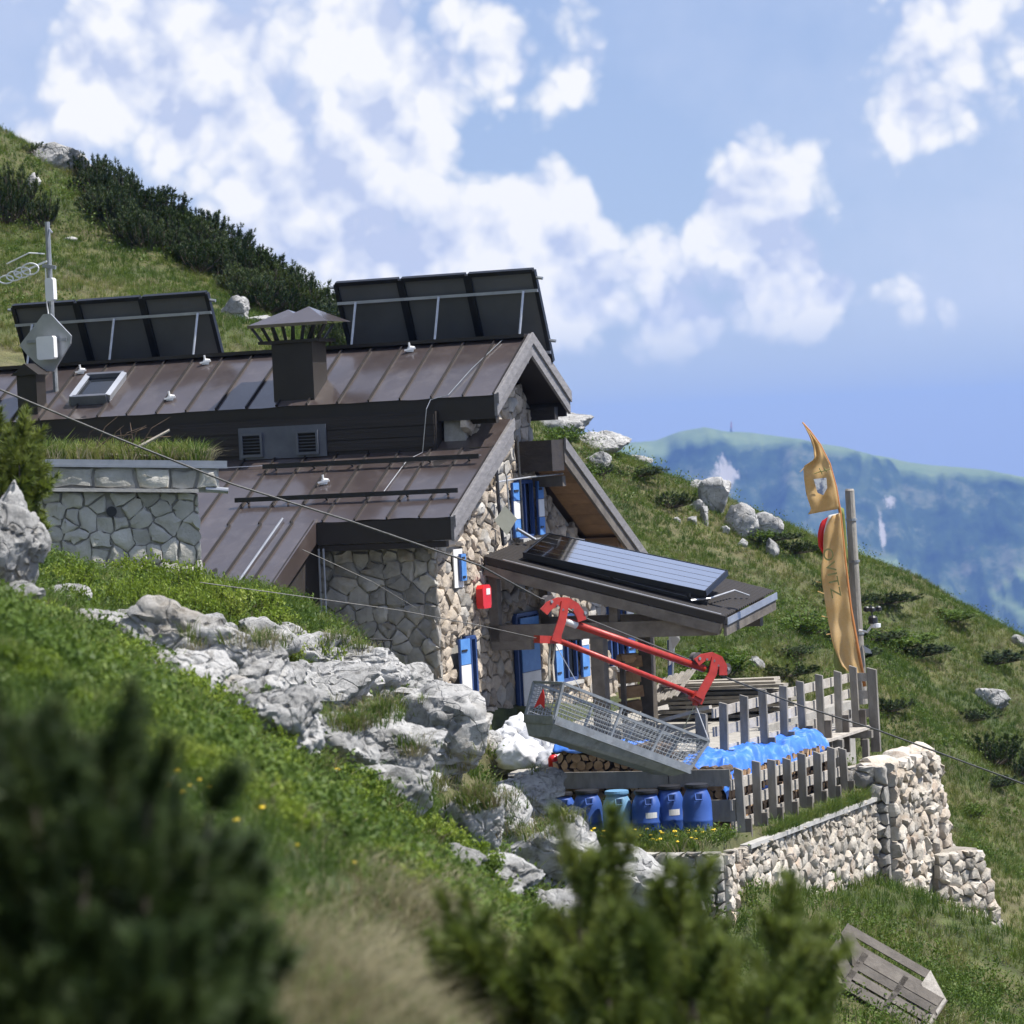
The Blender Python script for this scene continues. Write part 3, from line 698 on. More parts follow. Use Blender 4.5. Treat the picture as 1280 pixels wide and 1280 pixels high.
MAT['pinewood'] = pmat('pine_bark', [(0.3, (0.05, 0.04, 0.03)), (0.7, (0.11, 0.085, 0.065))], 12, 0.9, 0.4)
MAT['leaf'] = leafmat('shrub_leaves', [(0.25, (0.11, 0.17, 0.018)), (0.5, (0.20, 0.28, 0.032)), (0.75, (0.31, 0.37, 0.07))], 1.5, 0.45)
MAT['leafdark'] = leafmat('heath_leaves', [(0.25, (0.045, 0.085, 0.012)), (0.5, (0.090, 0.15, 0.020)), (0.75, (0.16, 0.22, 0.04))], 1.5, 0.4)
MAT['grass'] = leafmat('green_grass', [(0.28, (0.050, 0.098, 0.016)), (0.48, (0.105, 0.165, 0.028)), (0.62, (0.165, 0.20, 0.045)), (0.76, (0.25, 0.24, 0.09))], 0.45, 0.4)
MAT['grassdry'] = leafmat('dry_grass', [(0.3, (0.17, 0.145, 0.07)), (0.5, (0.28, 0.25, 0.14)), (0.7, (0.40, 0.37, 0.24))], 0.6, 0.35)
MAT['yellow'] = pmat('dandelion_yellow', [(0.3, (0.62, 0.42, 0.01)), (0.7, (0.75, 0.56, 0.02))], 9, 0.6)
MAT['stem'] = pmat('flower_stem', [(0.3, (0.07, 0.12, 0.02)), (0.7, (0.11, 0.17, 0.03))], 9, 0.6)

def put_pine(name, label, group, meshes, loc, rz, sc, mat_n=None):
    e = thing(name, label, 'pine', loc, group)
    e.rotation_euler = (0, 0, rz); e.scale = (sc[0], sc[1], sc[2]) if isinstance(sc, (tuple, list)) else (sc, sc, sc)
    for nm, me in meshes:
        o = bpy.data.objects.new(nm, me); COL.objects.link(o); o.parent = e; WL[o.name] = Vector(loc)
    return e
farpine = []
for s in range(4):
    w, nv = pine(900 + s, 0.9, 1.0, 60, 5, 24, 0.10, 0.012, 0.13)
    farpine.append([('trunk', mesh_np('pine_stems', w.v, w.f, MAT['pinewood'])), ('crown', tri_mesh('pine_crown', nv, MAT['needlefar']))])
def hillpine(px, py, wpx, hpx, label, group=None, D=None):
    q = ghit(px, py + hpx * 0.45)
    if q is None: return
    s = q.y / FPX
    w = wpx * s / 2; h = hpx * s
    return put_pine('mountain_pine', label, group, farpine[random.randrange(4)], (q.x, q.y, q.z - 0.08 * h), random.uniform(0, 6.28), (w, w, h * 1.05))
GP = 'dwarf pines along the ridge behind the hut'
LP = 'dark dwarf pine in the hedge-like row along the ridge behind the hut'
for k in range(46):
    t_ = k / 45; px = 108 + 325 * t_; y_sky = np.interp(px, [0, 100, 250, 420, 560], [182, 212, 285, 388, 470])
    row = k % 3
    hillpine(px + random.uniform(-6, 6), y_sky - 4 + row * 17 + random.uniform(-4, 6), random.uniform(50, 84), random.uniform(34, 50), LP, GP)
for k, (px, py, w, h, lab) in enumerate([(20,232,76,56,'big dark pine bush on the slope at the upper left edge'),(52,262,52,46,'smaller dark pine bush right of the big one at the upper left'),(4,255,60,54,'dark pine bush cut by the left edge of the picture'),
     (44,186,40,16,'low pine on the skyline left of the ridge rock'),(130,248,60,30,'low pine bush in front of the ridge row')]):
    hillpine(px, py, w, h, lab)
hillpine(1240, 935, 90, 44, 'dark pine bush on the slope at the far right')
hillpine(1275, 955, 60, 44, 'dark pine bush cut by the right edge of the picture')
hillpine(838, 625, 60, 22, 'low dark bush left of the hillside outcrop')
hillpine(745, 575+12, 50, 18, 'low dark bush below the skyline rocks')
# near pines
def near_pine(seed, label, D, px, top, h, spread, stems, per, nn_, nl, nw, shoot):
    c = P(px, top, D)
    gz = float(hgt([c.x], [D])[0]) - 0.03
    hh = max(0.25, c.z - gz - shoot * 0.8)
    w, nv = pine(seed, hh, spread, stems, per + 3, nn_ + 70, nl, nw, shoot, tmin=max(0.15, 1 - h / hh))
    e = thing('mountain_pine', label, 'pine', (c.x, D, gz))
    for nm, me in (('trunk', mesh_np('pine_stems', w.v, w.f, MAT['pinewood'])), ('crown', tri_mesh('pine_crown', nv, MAT['needle'] if D > 10 else MAT['needlefar']))):
        o = bpy.data.objects.new(nm, me); COL.objects.link(o); o.parent = e; WL[o.name] = WL[e.name]
near_pine(61, 'big blurred dark pine bush in the lower left foreground', 7.2, 80, 850, 0.95, 0.34, 40, 8, 170, 0.055, 0.0034, 0.13)
near_pine(62, 'blurred pine bush at the bottom left, right of the big one', 7.3, 235, 1010, 0.62, 0.16, 22, 7, 170, 0.055, 0.0034, 0.13)
near_pine(71, 'blurred low pine at the bottom edge, left of the straw-coloured path', 6.9, 130, 1100, 0.5, 0.24, 24, 6, 170, 0.055, 0.0034, 0.13)
near_pine(63, 'blurred pine shoots at the left edge of the foreground', 7.4, 5, 805, 0.9, 0.10, 10, 6, 170, 0.055, 0.0034, 0.13)
near_pine(64, 'upright pine with candle-like shoots at the bottom centre', 13.5, 735, 1012, 0.9, 0.50, 14, 4, 230, 0.078, 0.0042, 0.26)
near_pine(65, 'upright pine right of the bottom centre in front of the retaining wall', 13.0, 885, 1005, 0.9, 0.36, 14, 4, 230, 0.078, 0.0042, 0.26)
near_pine(66, 'lower pine between the two upright pines at the bottom', 12.0, 825, 1110, 0.8, 0.45, 18, 4, 230, 0.078, 0.0042, 0.24)
near_pine(67, 'low pine at the bottom edge below the leafy slope', 12.6, 630, 1085, 0.8, 0.26, 10, 4, 230, 0.078, 0.0042, 0.24)
near_pine(68, 'pine tip in the bottom right corner', 13.0, 1272, 1225, 0.6, 0.10, 5, 3, 230, 0.078, 0.0042, 0.22)
near_pine(69, 'low pine shoots at the bottom right of centre', 12.0, 965, 1215, 0.5, 0.10, 5, 3, 230, 0.078, 0.0042, 0.24)
near_pine(70, 'bright green pine behind the white boulder at the left edge', 35, 4, 512, 1.2, 0.42, 30, 8, 90, 0.10, 0.007, 0.22)

# leafy shrubs
def leaf_cloud(rg, pts, dirs, ll, lw):
    n = len(pts); d = dirs / np.linalg.norm(dirs, axis=1)[:, None]
    s = np.cross(d, rg.normal(size=(n, 3))); s /= np.linalg.norm(s, axis=1)[:, None]
    L = ll * rg.uniform(0.6, 1.2, n)[:, None]; W = lw * rg.uniform(0.7, 1.2, n)[:, None]
    mid = pts + d * L * 0.5
    return np.stack([pts, mid + s * W, pts + d * L, mid - s * W], 1).reshape(-1, 3)
def shrub_mesh(seed, h, spread, stems, per, ll, lw):
    rg = np.random.default_rng(seed); wood = MB(); P_, D_ = [], []
    for k in range(stems):
        az = rg.uniform(0, 6.28); R = spread * math.sqrt(rg.uniform(0, 1)); hh = h * rg.uniform(0.55, 1.05) * (1 - 0.3 * (R / spread) ** 2)
        base = np.array([R * math.cos(az), R * math.sin(az), 0]) * 0.45; top = np.array([R * math.cos(az), R * math.sin(az), hh])
        wood.tube([base, (base + top) / 2 + rg.normal(0, 0.03, 3) * h, top], [0.012 * h, 0.009 * h, 0.004 * h], 4, False)
        t = rg.uniform(0.25, 1.0, per)
        p = base + (top - base) * t[:, None] + rg.normal(0, 0.06 * h, (per, 3))
        d = rg.normal(size=(per, 3)) + np.array([0, 0, 0.8]); P_.append(p); D_.append(d)
    V = leaf_cloud(rg, np.concatenate(P_), np.concatenate(D_), ll, lw)
    return wood, V
def quad_mesh(name, V, mat): return mesh_np(name, V, np.arange(len(V)).reshape(-1, 4), mat)
SH = []
for s in range(4):
    w, v = shrub_mesh(40 + s, 1.0, 0.75, 34, 34, 0.13, 0.035)
    SH.append([('stems', mesh_np('shrub_stems', w.v, w.f, MAT['pinewood'])), ('foliage', quad_mesh('shrub_foliage', v, MAT['leaf']))])
SHD = [[(a, b) for a, b in s] for s in SH]
for s in SHD:
    me = s[1][1].copy(); me.materials.clear(); me.materials.append(MAT['leafdark']); s[1] = ('foliage', me)
def shrub(px, py, wpx, hpx, label, group=None, dark=False, D=None):
    q = ghit(px, py + hpx * 0.4) if D is None else P(px, py + hpx * 0.5, D)
    if q is None: return
    s = q.y / FPX; w = wpx * s / 2; h = hpx * s
    e = thing('leafy_shrub', label, 'shrub', (q.x, q.y, q.z - 0.05 * h), group)
    e.rotation_euler = (0, 0, random.uniform(0, 6.28)); e.scale = (w * 1.2, w * 1.2, h * 1.0)
    for nm, me in (SHD if dark else SH)[random.randrange(4)]:
        o = bpy.data.objects.new(nm, me); COL.objects.link(o); o.parent = e; WL[o.name] = WL[e.name]
GS = 'bright green shrubs below the stone shed'; LS = 'bright green leafy shrub on the bank below the stone shed'
for k in range(34):
    px = random.uniform(70, 425); top = np.interp(px, [60, 150, 250, 330, 430], [712, 700, 712, 748, 798]); py = top + random.uniform(6, 50)
    shrub(px, py, random.uniform(44, 80), random.uniform(30, 52), LS, GS)
BELT = []
for k in range(190):
    t_ = random.random(); px = 0 + 690 * t_ + random.uniform(-20, 20)
    py = np.interp(px, [0, 150, 300, 450, 600, 700], [765, 840, 925, 1000, 1100, 1190]) + random.uniform(-20, 75)
    q = ghit(px, py + 12)
    if q is not None: BELT.append((q.x, q.y, q.z - 0.02, random.uniform(28, 52) * q.y / FPX))
for (px, py, w, h) in [(1000,780,110,30),(700,545,70,24),(880,825,120,30),(1060,790,90,26),(950,610+60,60,14),(1120,800,120,22),(1215,1015,50,22),(1030,640+45,70,18),(1180,770,100,18),(720,590,60,22),(900,830,100,34),(860,850,80,30)]:
    shrub(px, py, w, h, 'low dark green heath patch on the right-hand hillside', 'heath patches on the hillside', dark=True)
for k in range(26):
    px = random.uniform(720, 1275); y0_ = np.interp(px, [700, 870, 1100, 1280], [540, 615, 722, 800]); py = y0_ + 8 + random.random() ** 1.3 * 190
    if px < 960 and py > 700 - (960 - px) * .1: continue
    hillpine(px, py, random.uniform(50, 110), random.uniform(12, 22), 'low dark mat of dwarf pine on the slope right of the hut', 'low pine mats on the right-hand slope')
# ------------------------------------------------------------------ grass and ground cover (uncountable)
def tuft(seed, blades, h, spread, w, droop=0.5):
    rg = np.random.default_rng(seed); V = []; F = []
    for k in range(blades):
        az = rg.uniform(0, 6.28); r = spread * math.sqrt(rg.uniform(0, 1)); p = np.array([r * math.cos(az), r * math.sin(az), -0.02])
        hh = h * rg.uniform(0.5, 1.1); ln = rg.normal(0, 0.35, 2) + np.array([math.cos(az), math.sin(az)]) * droop
        wd = np.array([math.cos(az + 1.5), math.sin(az + 1.5), 0]) * w
        m_ = p + np.array([ln[0] * hh * 0.3, ln[1] * hh * 0.3, hh * 0.6]); e_ = p + np.array([ln[0] * hh * 0.85, ln[1] * hh * 0.85, hh * (1 - 0.25 * droop)])
        n = len(V); V += [p - wd, p + wd, m_ + wd * 0.7, m_ - wd * 0.7, e_]; F += [(n, n + 1, n + 2, n + 3), (n + 3, n + 2, n + 4)]
    return V, F
def sprig(seed, n, h, ll, lw):
    rg = np.random.default_rng(seed)
    p = np.stack([rg.normal(0, 0.5 * h, n), rg.normal(0, 0.5 * h, n), rg.uniform(0.05, 1, n) * h], 1)
    return leaf_cloud(rg, p, rg.normal(size=(n, 3)) + np.array([0, 0, 0.9]), ll, lw)
SRC = bpy.data.collections.new('plant_sources')
def scatter(name, label, cat, me, pts, scl, mats=None):
    """one object that instances a small mesh on many ground points"""
    src = bpy.data.objects.new(name + '_source', me)
    pm = bpy.data.meshes.new(name); pm.vertices.add(len(pts)); pm.vertices.foreach_set('co', np.asarray(pts, np.float32).ravel())
    at = pm.attributes.new('sc', 'FLOAT', 'POINT'); at.data.foreach_set('value', np.asarray(scl, np.float32))
    at = pm.attributes.new('rz', 'FLOAT_VECTOR', 'POINT')
    rot = np.stack([RNG.normal(0, 0.12, len(pts)), RNG.normal(0, 0.12, len(pts)), RNG.uniform(0, 6.28, len(pts))], 1)
    at.data.foreach_set('vector', rot.astype(np.float32).ravel())
    for x in me.materials: pm.materials.append(x)
    o = obj(name, pm); tag(o, label, cat, kind='stuff')
    ng = bpy.data.node_groups.new(name, 'GeometryNodeTree')
    ng.interface.new_socket('Geometry', in_out='INPUT', socket_type='NodeSocketGeometry')
    ng.interface.new_socket('Geometry', in_out='OUTPUT', socket_type='NodeSocketGeometry')
    gi = ng.nodes.new('NodeGroupInput'); go = ng.nodes.new('NodeGroupOutput')
    mp = ng.nodes.new('GeometryNodeMeshToPoints'); ip = ng.nodes.new('GeometryNodeInstanceOnPoints')
    oi = ng.nodes.new('GeometryNodeObjectInfo'); oi.inputs['Object'].default_value = src
    a1 = ng.nodes.new('GeometryNodeInputNamedAttribute'); a1.data_type = 'FLOAT'; a1.inputs[0].default_value = 'sc'
    a2 = ng.nodes.new('GeometryNodeInputNamedAttribute'); a2.data_type = 'FLOAT_VECTOR'; a2.inputs[0].default_value = 'rz'
    ng.links.new(gi.outputs[0], mp.inputs[0]); ng.links.new(mp.outputs[0], ip.inputs['Points'])
    ng.links.new(oi.outputs['Geometry'], ip.inputs['Instance'])
    ng.links.new(a2.outputs[0], ip.inputs['Rotation']); ng.links.new(a1.outputs[0], ip.inputs['Scale'])
    ng.links.new(ip.outputs[0], go.inputs[0])
    md = o.modifiers.new('scatter', 'NODES'); md.node_group = ng
    return o
def pts_zone(n, y0, y1, kx, x0=0.0, near=1.0, reject=None):
    Y = y0 + (y1 - y0) * RNG.uniform(0, 1, n) ** near; X = (RNG.uniform(-1, 1, n)) * (x0 + kx * Y)
    a, b = Hinv(X, Y)
    ok = ~((a > -13.5) & (a < 0.35) & (b > -0.1) & (b < 9)) & ~((a > 2.9) & (a < 6.95) & (b > -6.0) & (b < 2.8)) & ~((a > 0.1) & (a < 5.8) & (b > -4.35) & (b < 2.7)) & ~((a > 0.1) & (a < 4.3) & (b > 2.6) & (b < 8.6))
    ok &= ~((X > -7.2) & (X < -3.8) & (Y > 50.2) & (Y < 57))           # stone shed
    ok &= ~((a > -13) & (a < -1.6) & (b > -2.4) & (b < 0.2))
    X, Y = X[ok], Y[ok]
    if reject is not None:
        k = reject(X, Y); X, Y = X[k], Y[k]
    return np.stack([X, Y, hgt(X, Y)], 1)
def patchy(thr, scale, seed, soft=0.15):
    def f(X, Y):
        v = fbm(xyz(X * scale, Y * scale, seed), 3) * 0.5 + 0.5
        return v + RNG.uniform(-soft, soft, len(X)) > thr
    return f
tv, tf = tuft(1, 16, 0.24, 0.10, 0.006); T1 = mesh_np('tuft_a', tv, tf, MAT['grass'])
tv, tf = tuft(2, 16, 0.20, 0.12, 0.005, 0.9); T2 = mesh_np('tuft_b', tv, tf, MAT['grassdry'])
tv, tf = tuft(3, 12, 0.15, 0.07, 0.0028); T3 = mesh_np('tuft_c', tv, tf, MAT['grass'])
tv, tf = tuft(4, 12, 0.15, 0.08, 0.0024, 0.9); T4 = mesh_np('tuft_d', tv, tf, MAT['grassdry'])
p = pts_zone(95000, 60, 98, 0.19, reject=patchy(0.30, 0.30, 3.0)); scatter('hillside_grass', 'short green grass covering the hillside behind the hut', 'grass', T1, p, RNG.uniform(0.4, 0.85, len(p)))
p = pts_zone(42000, 60, 98, 0.19, reject=patchy(0.55, 0.35, 8.0)); scatter('withered_hillside_grass', 'withered pale grass patches on the hillside', 'grass', T2, p, RNG.uniform(0.4, 0.85, len(p)))
p = pts_zone(26000, 24, 60, 0.19, reject=patchy(0.34, 0.4, 4.0)); scatter('slope_grass', 'green grass on the slope below and around the hut', 'grass', T1, p, RNG.uniform(0.6, 1.25, len(p)))
p = pts_zone(9000, 24, 60, 0.19, reject=patchy(0.56, 0.5, 12.0)); scatter('withered_slope_grass', 'withered grass tufts between the boulders', 'grass', T2, p, RNG.uniform(0.6, 1.2, len(p)))
p = pts_zone(26000, 4.5, 25, 0.19, 0.6, 0.8, reject=patchy(0.38, 1.0, 6.0)); scatter('foreground_grass', 'blurred green grass of the foreground slope', 'grass', T3, p, RNG.uniform(0.5, 1.3, len(p)))
p = pts_zone(16000, 4.5, 25, 0.19, 0.6, 0.8, reject=lambda X, Y: (fbm(xyz(X * 0.8, Y * 0.8, 31.0), 3) + 0.35 * (X + 0.05 * Y) + RNG.uniform(-.2, .2, len(X)) > 0.05)); scatter('withered_foreground_grass', 'blurred withered grass of the foreground slope', 'grass', T4, p, RNG.uniform(0.5, 1.3, len(p)))
sv = sprig(5, 30, 0.16, 0.045, 0.012); S1 = quad_mesh('sprig', sv, MAT['leafdark'])
p = pts_zone(15000, 20, 52, 0.19, reject=patchy(0.47, 0.35, 20.0)); scatter('bilberry_cover', 'low bilberry-like leaves covering the slope', 'ground cover', S1, p, RNG.uniform(0.7, 1.5, len(p)))
sv = sprig(6, 30, 0.07, 0.022, 0.006); S2 = quad_mesh('sprig_small', sv, MAT['leafdark'])
p = pts_zone(9000, 4.5, 24, 0.19, 0.6, 0.8, reject=patchy(0.52, 0.8, 23.0)); scatter('foreground_leaf_cover', 'low leafy plants in the blurred foreground', 'ground cover', S2, p, RNG.uniform(0.7, 1.5, len(p)))
sv = sprig(7, 26, 0.26, 0.06, 0.017); S3 = quad_mesh('sprig_hill', sv, MAT['leafdark'])
p = pts_zone(9000, 62, 97, 0.19, reject=patchy(0.58, 0.22, 27.0)); scatter('hillside_heath', 'darker green heath patches of the hillside', 'ground cover', S3, p, RNG.uniform(0.6, 1.3, len(p)))

# ------------------------------------------------------------------ dandelions
fm = MB()
fm.tube([(0, 0, -0.02), (0.01, 0, 0.09), (0.0, 0.01, 0.17)], 0.005, 4)
nst = len(fm.f)
fm.lathe([(0.006, 0.165), (0.034, 0.178), (0.042, 0.190), (0.028, 0.203), (0.004, 0.206)], (0, 0, 0), 9)
FM = mesh_np('dandelion', fm.v, fm.f, [MAT['stem'], MAT['yellow']], False, [0] * nst + [1] * (len(fm.f) - nst))
def flower(loc, label, group, s=1.0):
    o = bpy.data.objects.new('dandelion', FM); reg(o, None, loc); o.scale = (s, s, s); o.rotation_euler = (random.uniform(-.3, .3), random.uniform(-.3, .3), random.uniform(0, 6))
    tag(o, label, 'flower', group)

# worn straw-coloured strip along the foreground
A_, B_ = ghit(420, 1275), ghit(560, 1120)
k_ = RNG.uniform(-0.2, 1.1, 5200); wd_ = RNG.normal(0, 0.16, 5200)
X_ = A_.x + (B_.x - A_.x) * k_ + wd_; Y_ = A_.y + (B_.y - A_.y) * k_ + RNG.normal(0, 0.3, 5200)
scatter('worn_path_grass', 'straw-coloured trampled grass along the foreground slope', 'grass', T4, np.stack([X_, Y_, hgt(X_, Y_)], 1), RNG.uniform(0.6, 1.3, 5200))
for k, (px, py, w, h, lab) in enumerate([(352, 1262, 44, 24, 'blurred pale stone at the bottom left of centre'), (388, 1250, 26, 22, 'small blurred pale stone right of the larger one at the bottom'), (205, 974, 34, 12, 'flat blurred pale stone in the grass of the foreground'), (66, 921, 18, 16, 'small blurred white stone above the dark foreground pine'), (395, 1232, 40, 12, 'low blurred pale stone in the straw-coloured grass')]):
    rock_at(px, py, w, h, 820 + k, lab, sub=3, name='pale_stone')

# leafy belt of low shrubs grown into each other below the boulders
BA = np.array(BELT); half = np.arange(len(BA)) % 3 == 0
_, v_ = shrub_mesh(77, 0.85, 0.95, 40, 40, 0.15, 0.042)
scatter('leafy_shrub_belt', 'dense bright green low shrubs grown into one belt below the boulders', 'shrubs', quad_mesh('belt_foliage', v_, MAT['leaf']), BA[~half][:, :3], BA[~half][:, 3])
scatter('dark_shrub_belt', 'darker green low shrubs within the leafy belt below the boulders', 'shrubs', quad_mesh('belt_foliage_dark', v_, MAT['leafdark']), BA[half][:, :3], BA[half][:, 3])
for k, (px, py, w, h, lab) in enumerate([(612, 928, 46, 36, 'small grey rock at the hut corner left of the white sacks'), (622, 955, 44, 34, 'small grey rock below the white sacks'), (600, 900, 34, 22, 'low rock at the foot of the sunlit hut corner')]):
    rock_at(px, py, w, h, 840 + k, lab, sub=4)

# grass and moss cushions that have settled on the outcrop's ledges
from mathutils.bvhtree import BVHTree
_bv, _bf = [], []
for ob in COL.objects:
    if ob.type == 'MESH' and ob.name.startswith('limestone_boulder') and ob.location.y > 30:
        n0 = len(_bv); _c = np.empty(len(ob.data.vertices) * 3, np.float32); ob.data.vertices.foreach_get('co', _c)
        _bv += [tuple(x) for x in (_c.reshape(-1, 3) + np.array(ob.location)).tolist()]
        _t = np.empty(len(ob.data.polygons) * 3, np.int32); ob.data.polygons.foreach_get('vertices', _t); _bf += (_t.reshape(-1, 3) + n0).tolist()
_bvh = BVHTree.FromPolygons(_bv, _bf); cush = []; cush2 = []
for (px, py, rx_, ry_, n_) in [(478, 882, 44, 18, 150), (445, 905, 30, 14, 70), (430, 800, 40, 14, 90), (640, 950, 60, 14, 130), (565, 985, 50, 22, 130), (600, 1000, 60, 20, 120), (655, 1040, 44, 12, 80), (520, 935, 22, 10, 40), (330, 800, 40, 10, 70), (300, 880, 26, 12, 40), (370, 940, 40, 14, 80), (690, 1020, 34, 10, 60), (590, 960, 30, 14, 60), (250, 800, 24, 10, 40), (720, 1075, 30, 12, 50), (410, 885, 16, 8, 24)]:
    for k in range(n_):
        d_ = Vector(ray(px + random.gauss(0, .5) * rx_, py + random.gauss(0, .5) * ry_)); o_ = d_ * 27.0
        loc, nrm_, _i, _ds = _bvh.ray_cast(o_, d_.normalized())
        if loc is not None and loc.y < 58 and nrm_.z > 0.1: (cush if random.random() < 0.7 else cush2).append(tuple(loc - Vector((0, 0, 0.02))))
scatter('ledge_cushions', 'grass and moss cushions on the ledges of the boulders', 'grass', T1, np.array(cush), RNG.uniform(0.4, 0.85, len(cush)))
scatter('withered_ledge_cushions', 'withered grass cushions on the ledges of the boulders', 'grass', T2, np.array(cush2), RNG.uniform(0.5, 1.0, len(cush2)))
# ------------------------------------------------------------------ stone walls
def clip_half(poly, p, n):
    out = []
    for i in range(len(poly)):
        A, B = poly[i], poly[(i + 1) % len(poly)]
        da = (A[0] - p[0]) * n[0] + (A[1] - p[1]) * n[1]; db = (B[0] - p[0]) * n[0] + (B[1] - p[1]) * n[1]
        if da <= 0: out.append(A)
        if (da < 0 < db) or (db < 0 < da):
            t = da / (da - db); out.append((A[0] + t * (B[0] - A[0]), A[1] + t * (B[1] - A[1])))
    return out
def area(p): return 0.5 * abs(sum(p[i][0] * p[(i + 1) % len(p)][1] - p[(i + 1) % len(p)][0] * p[i][1] for i in range(len(p))))
def inside(pt, poly):
    x, y = pt; c = False; j = len(poly) - 1
    for i in range(len(poly)):
        if (poly[i][1] > y) != (poly[j][1] > y) and x < (poly[j][0] - poly[i][0]) * (y - poly[i][1]) / (poly[j][1] - poly[i][1]) + poly[i][0]: c = not c
        j = i
    return c
def cells(x0, x1, y0, y1, w, h, rg, jit=0.32, irregular=0.0):
    """irregular courses of stones as Voronoi cells over a jittered brick lattice"""
    S = []; y = y0; k = 0
    while y < y1:
        hh = h * rg.uniform(0.6, 1.4); x = x0 - rg.uniform(0, w)
        while x < x1 + w:
            ww = w * rg.uniform(0.45, 1.6); S.append((x + ww / 2 + rg.normal(0, jit * 0.3 * w), y + hh / 2 + rg.normal(0, (jit * 0.35 + irregular) * h))); x += ww
        y += hh; k += 1
    S = np.array(S); out = []
    for s in S:
        d2 = ((S - s) ** 2).sum(1); idx = np.argsort(d2)[1:22]
        poly = [(x0, y0), (x1, y0), (x1, y1), (x0, y1)]
        for j in idx:
            q = S[j]; poly = clip_half(poly, ((s[0] + q[0]) / 2, (s[1] + q[1]) / 2), (q[0] - s[0], q[1] - s[1]))
            if len(poly) < 3: break
        if len(poly) >= 3 and area(poly) > 0.1 * w * h: out.append(poly)
    return out
def stone_mesh(poly, gap, proud, rg, fU, fV, fN, mat, rough=0.3):
    """one stone: polygon on the wall plane, proud of the mortar, with a broken face"""
    cx = sum(p[0] for p in poly) / len(poly); cy = sum(p[1] for p in poly) / len(poly)
    pts = []                                     # split long edges so the outline is uneven
    for i in range(len(poly)):
        A, B = poly[i], poly[(i + 1) % len(poly)]; L = math.hypot(B[0] - A[0], B[1] - A[1])
        pts.append(A)
        if L > 0.16: pts.append(((A[0] + B[0]) / 2 + rg.normal(0, 0.04 * L), (A[1] + B[1]) / 2 + rg.normal(0, 0.04 * L)))
    n = len(pts); size = math.sqrt(area(poly))
    k0 = 1 - gap / size; k1 = k0 * 0.86; k2 = k0 * 0.45
    V = []
    tilt = rg.normal(0, 0.12, 2) * rough / 0.3
    for k, d in ((k0, -0.04), (k0 * 0.985, proud * 0.55), (k1, proud * 0.92), (k2, proud * 1.1)):
        for p in pts:
            j = rg.normal(0, 0.012 + 0.02 * rough) * min(1, size / 0.4) if d > 0 else 0
            u_, v_ = (p[0] - cx) * k, (p[1] - cy) * k
            dd = d + (proud * rough * rg.normal(0, 0.4) + tilt[0] * u_ * 0.5 + tilt[1] * v_ * 0.5 if d > proud * 0.6 else 0)
            V.append(fU * (u_ + j * (d > 0)) + fV * (v_ + j * (d > 0)) + fN * dd)
    V.append(fN * proud * (1.1 + rough * rg.normal(0, 0.4)))
    F = []
    for q in range(3):
        for i in range(n): F.append((q * n + i, q * n + (i + 1) % n, (q + 1) * n + (i + 1) % n, (q + 1) * n + i))
    for i in range(n): F.append((3 * n + i, 3 * n + (i + 1) % n, 4 * n))
    me = mesh_np('stone', V, F, mat, True); me.set_sharp_from_angle(angle=math.radians(48))
    return me, (cx, cy)
def stone_wall(parent, org, fU, fV, fN, polys, mat, gap=0.03, proud=0.05, seed=1, keep=None, holes=(), rough=0.3, limit=300, alt=None):
    rg = np.random.default_rng(seed); sel = []
    for p in polys:
        c = (sum(q[0] for q in p) / len(p), sum(q[1] for q in p) / len(p))
        if keep is not None and not keep(c): continue
        bad = False
        for (x0, x1, y0, y1) in holes:
            best = max((clip_half(p, (x0, 0), (1, 0)), clip_half(p, (x1, 0), (-1, 0)), clip_half(p, (0, y0), (0, 1)), clip_half(p, (0, y1), (0, -1))), key=lambda z: area(z) if len(z) > 2 else 0)
            if len(best) < 3 or area(best) < 0.3 * area(p): bad = True; break
            p = best
        if not bad and len(p) > 2 and area(p) > 0.004: sel.append(p)
    sel.sort(key=lambda p: -area(p))
    for k, p in enumerate(sel[:limit]):
        me, (cx, cy) = stone_mesh(p, gap, proud * rg.uniform(0.6, 1.5), rg, fU, fV, fN, alt if (alt and rg.uniform() < 0.25) else mat, rough)
        reg(bpy.data.objects.new('stone', me), parent, org + fU * cx + fV * cy)
    if len(sel) > limit:
        V, F, n = [], [], 0
        for p in sel[limit:]:
            me, (cx, cy) = stone_mesh(p, gap, proud * rg.uniform(0.6, 1.5), rg, fU, fV, fN, mat, rough)
            q = org + fU * cx + fV * cy - WL[parent.name]
            V += [v.co + q for v in me.vertices]; F += [[n + i for i in f.vertices] for f in me.polygons]; n = len(V)
            bpy.data.meshes.remove(me)
        o = reg(bpy.data.objects.new('small_stones', mesh_np('small_stones', V, F, mat)), parent, WL[parent.name]); o['kind'] = 'stuff'

# ------------------------------------------------------------------ the mountain hut
hut = thing('mountain_hut', 'stone mountain hut with brown metal roofs and a shaded long wall', 'house', H(-5, 4, -4.7))
ZL = lambda b: -1.03 + 0.55 * (b + 0.4)                # near lower roof
ZU = lambda b: 1.82 - 0.60 * abs(b - 3.2)              # upper roof
ZF = lambda b: 0.05 - 0.56 * (b - 4.22)                # far lower roof
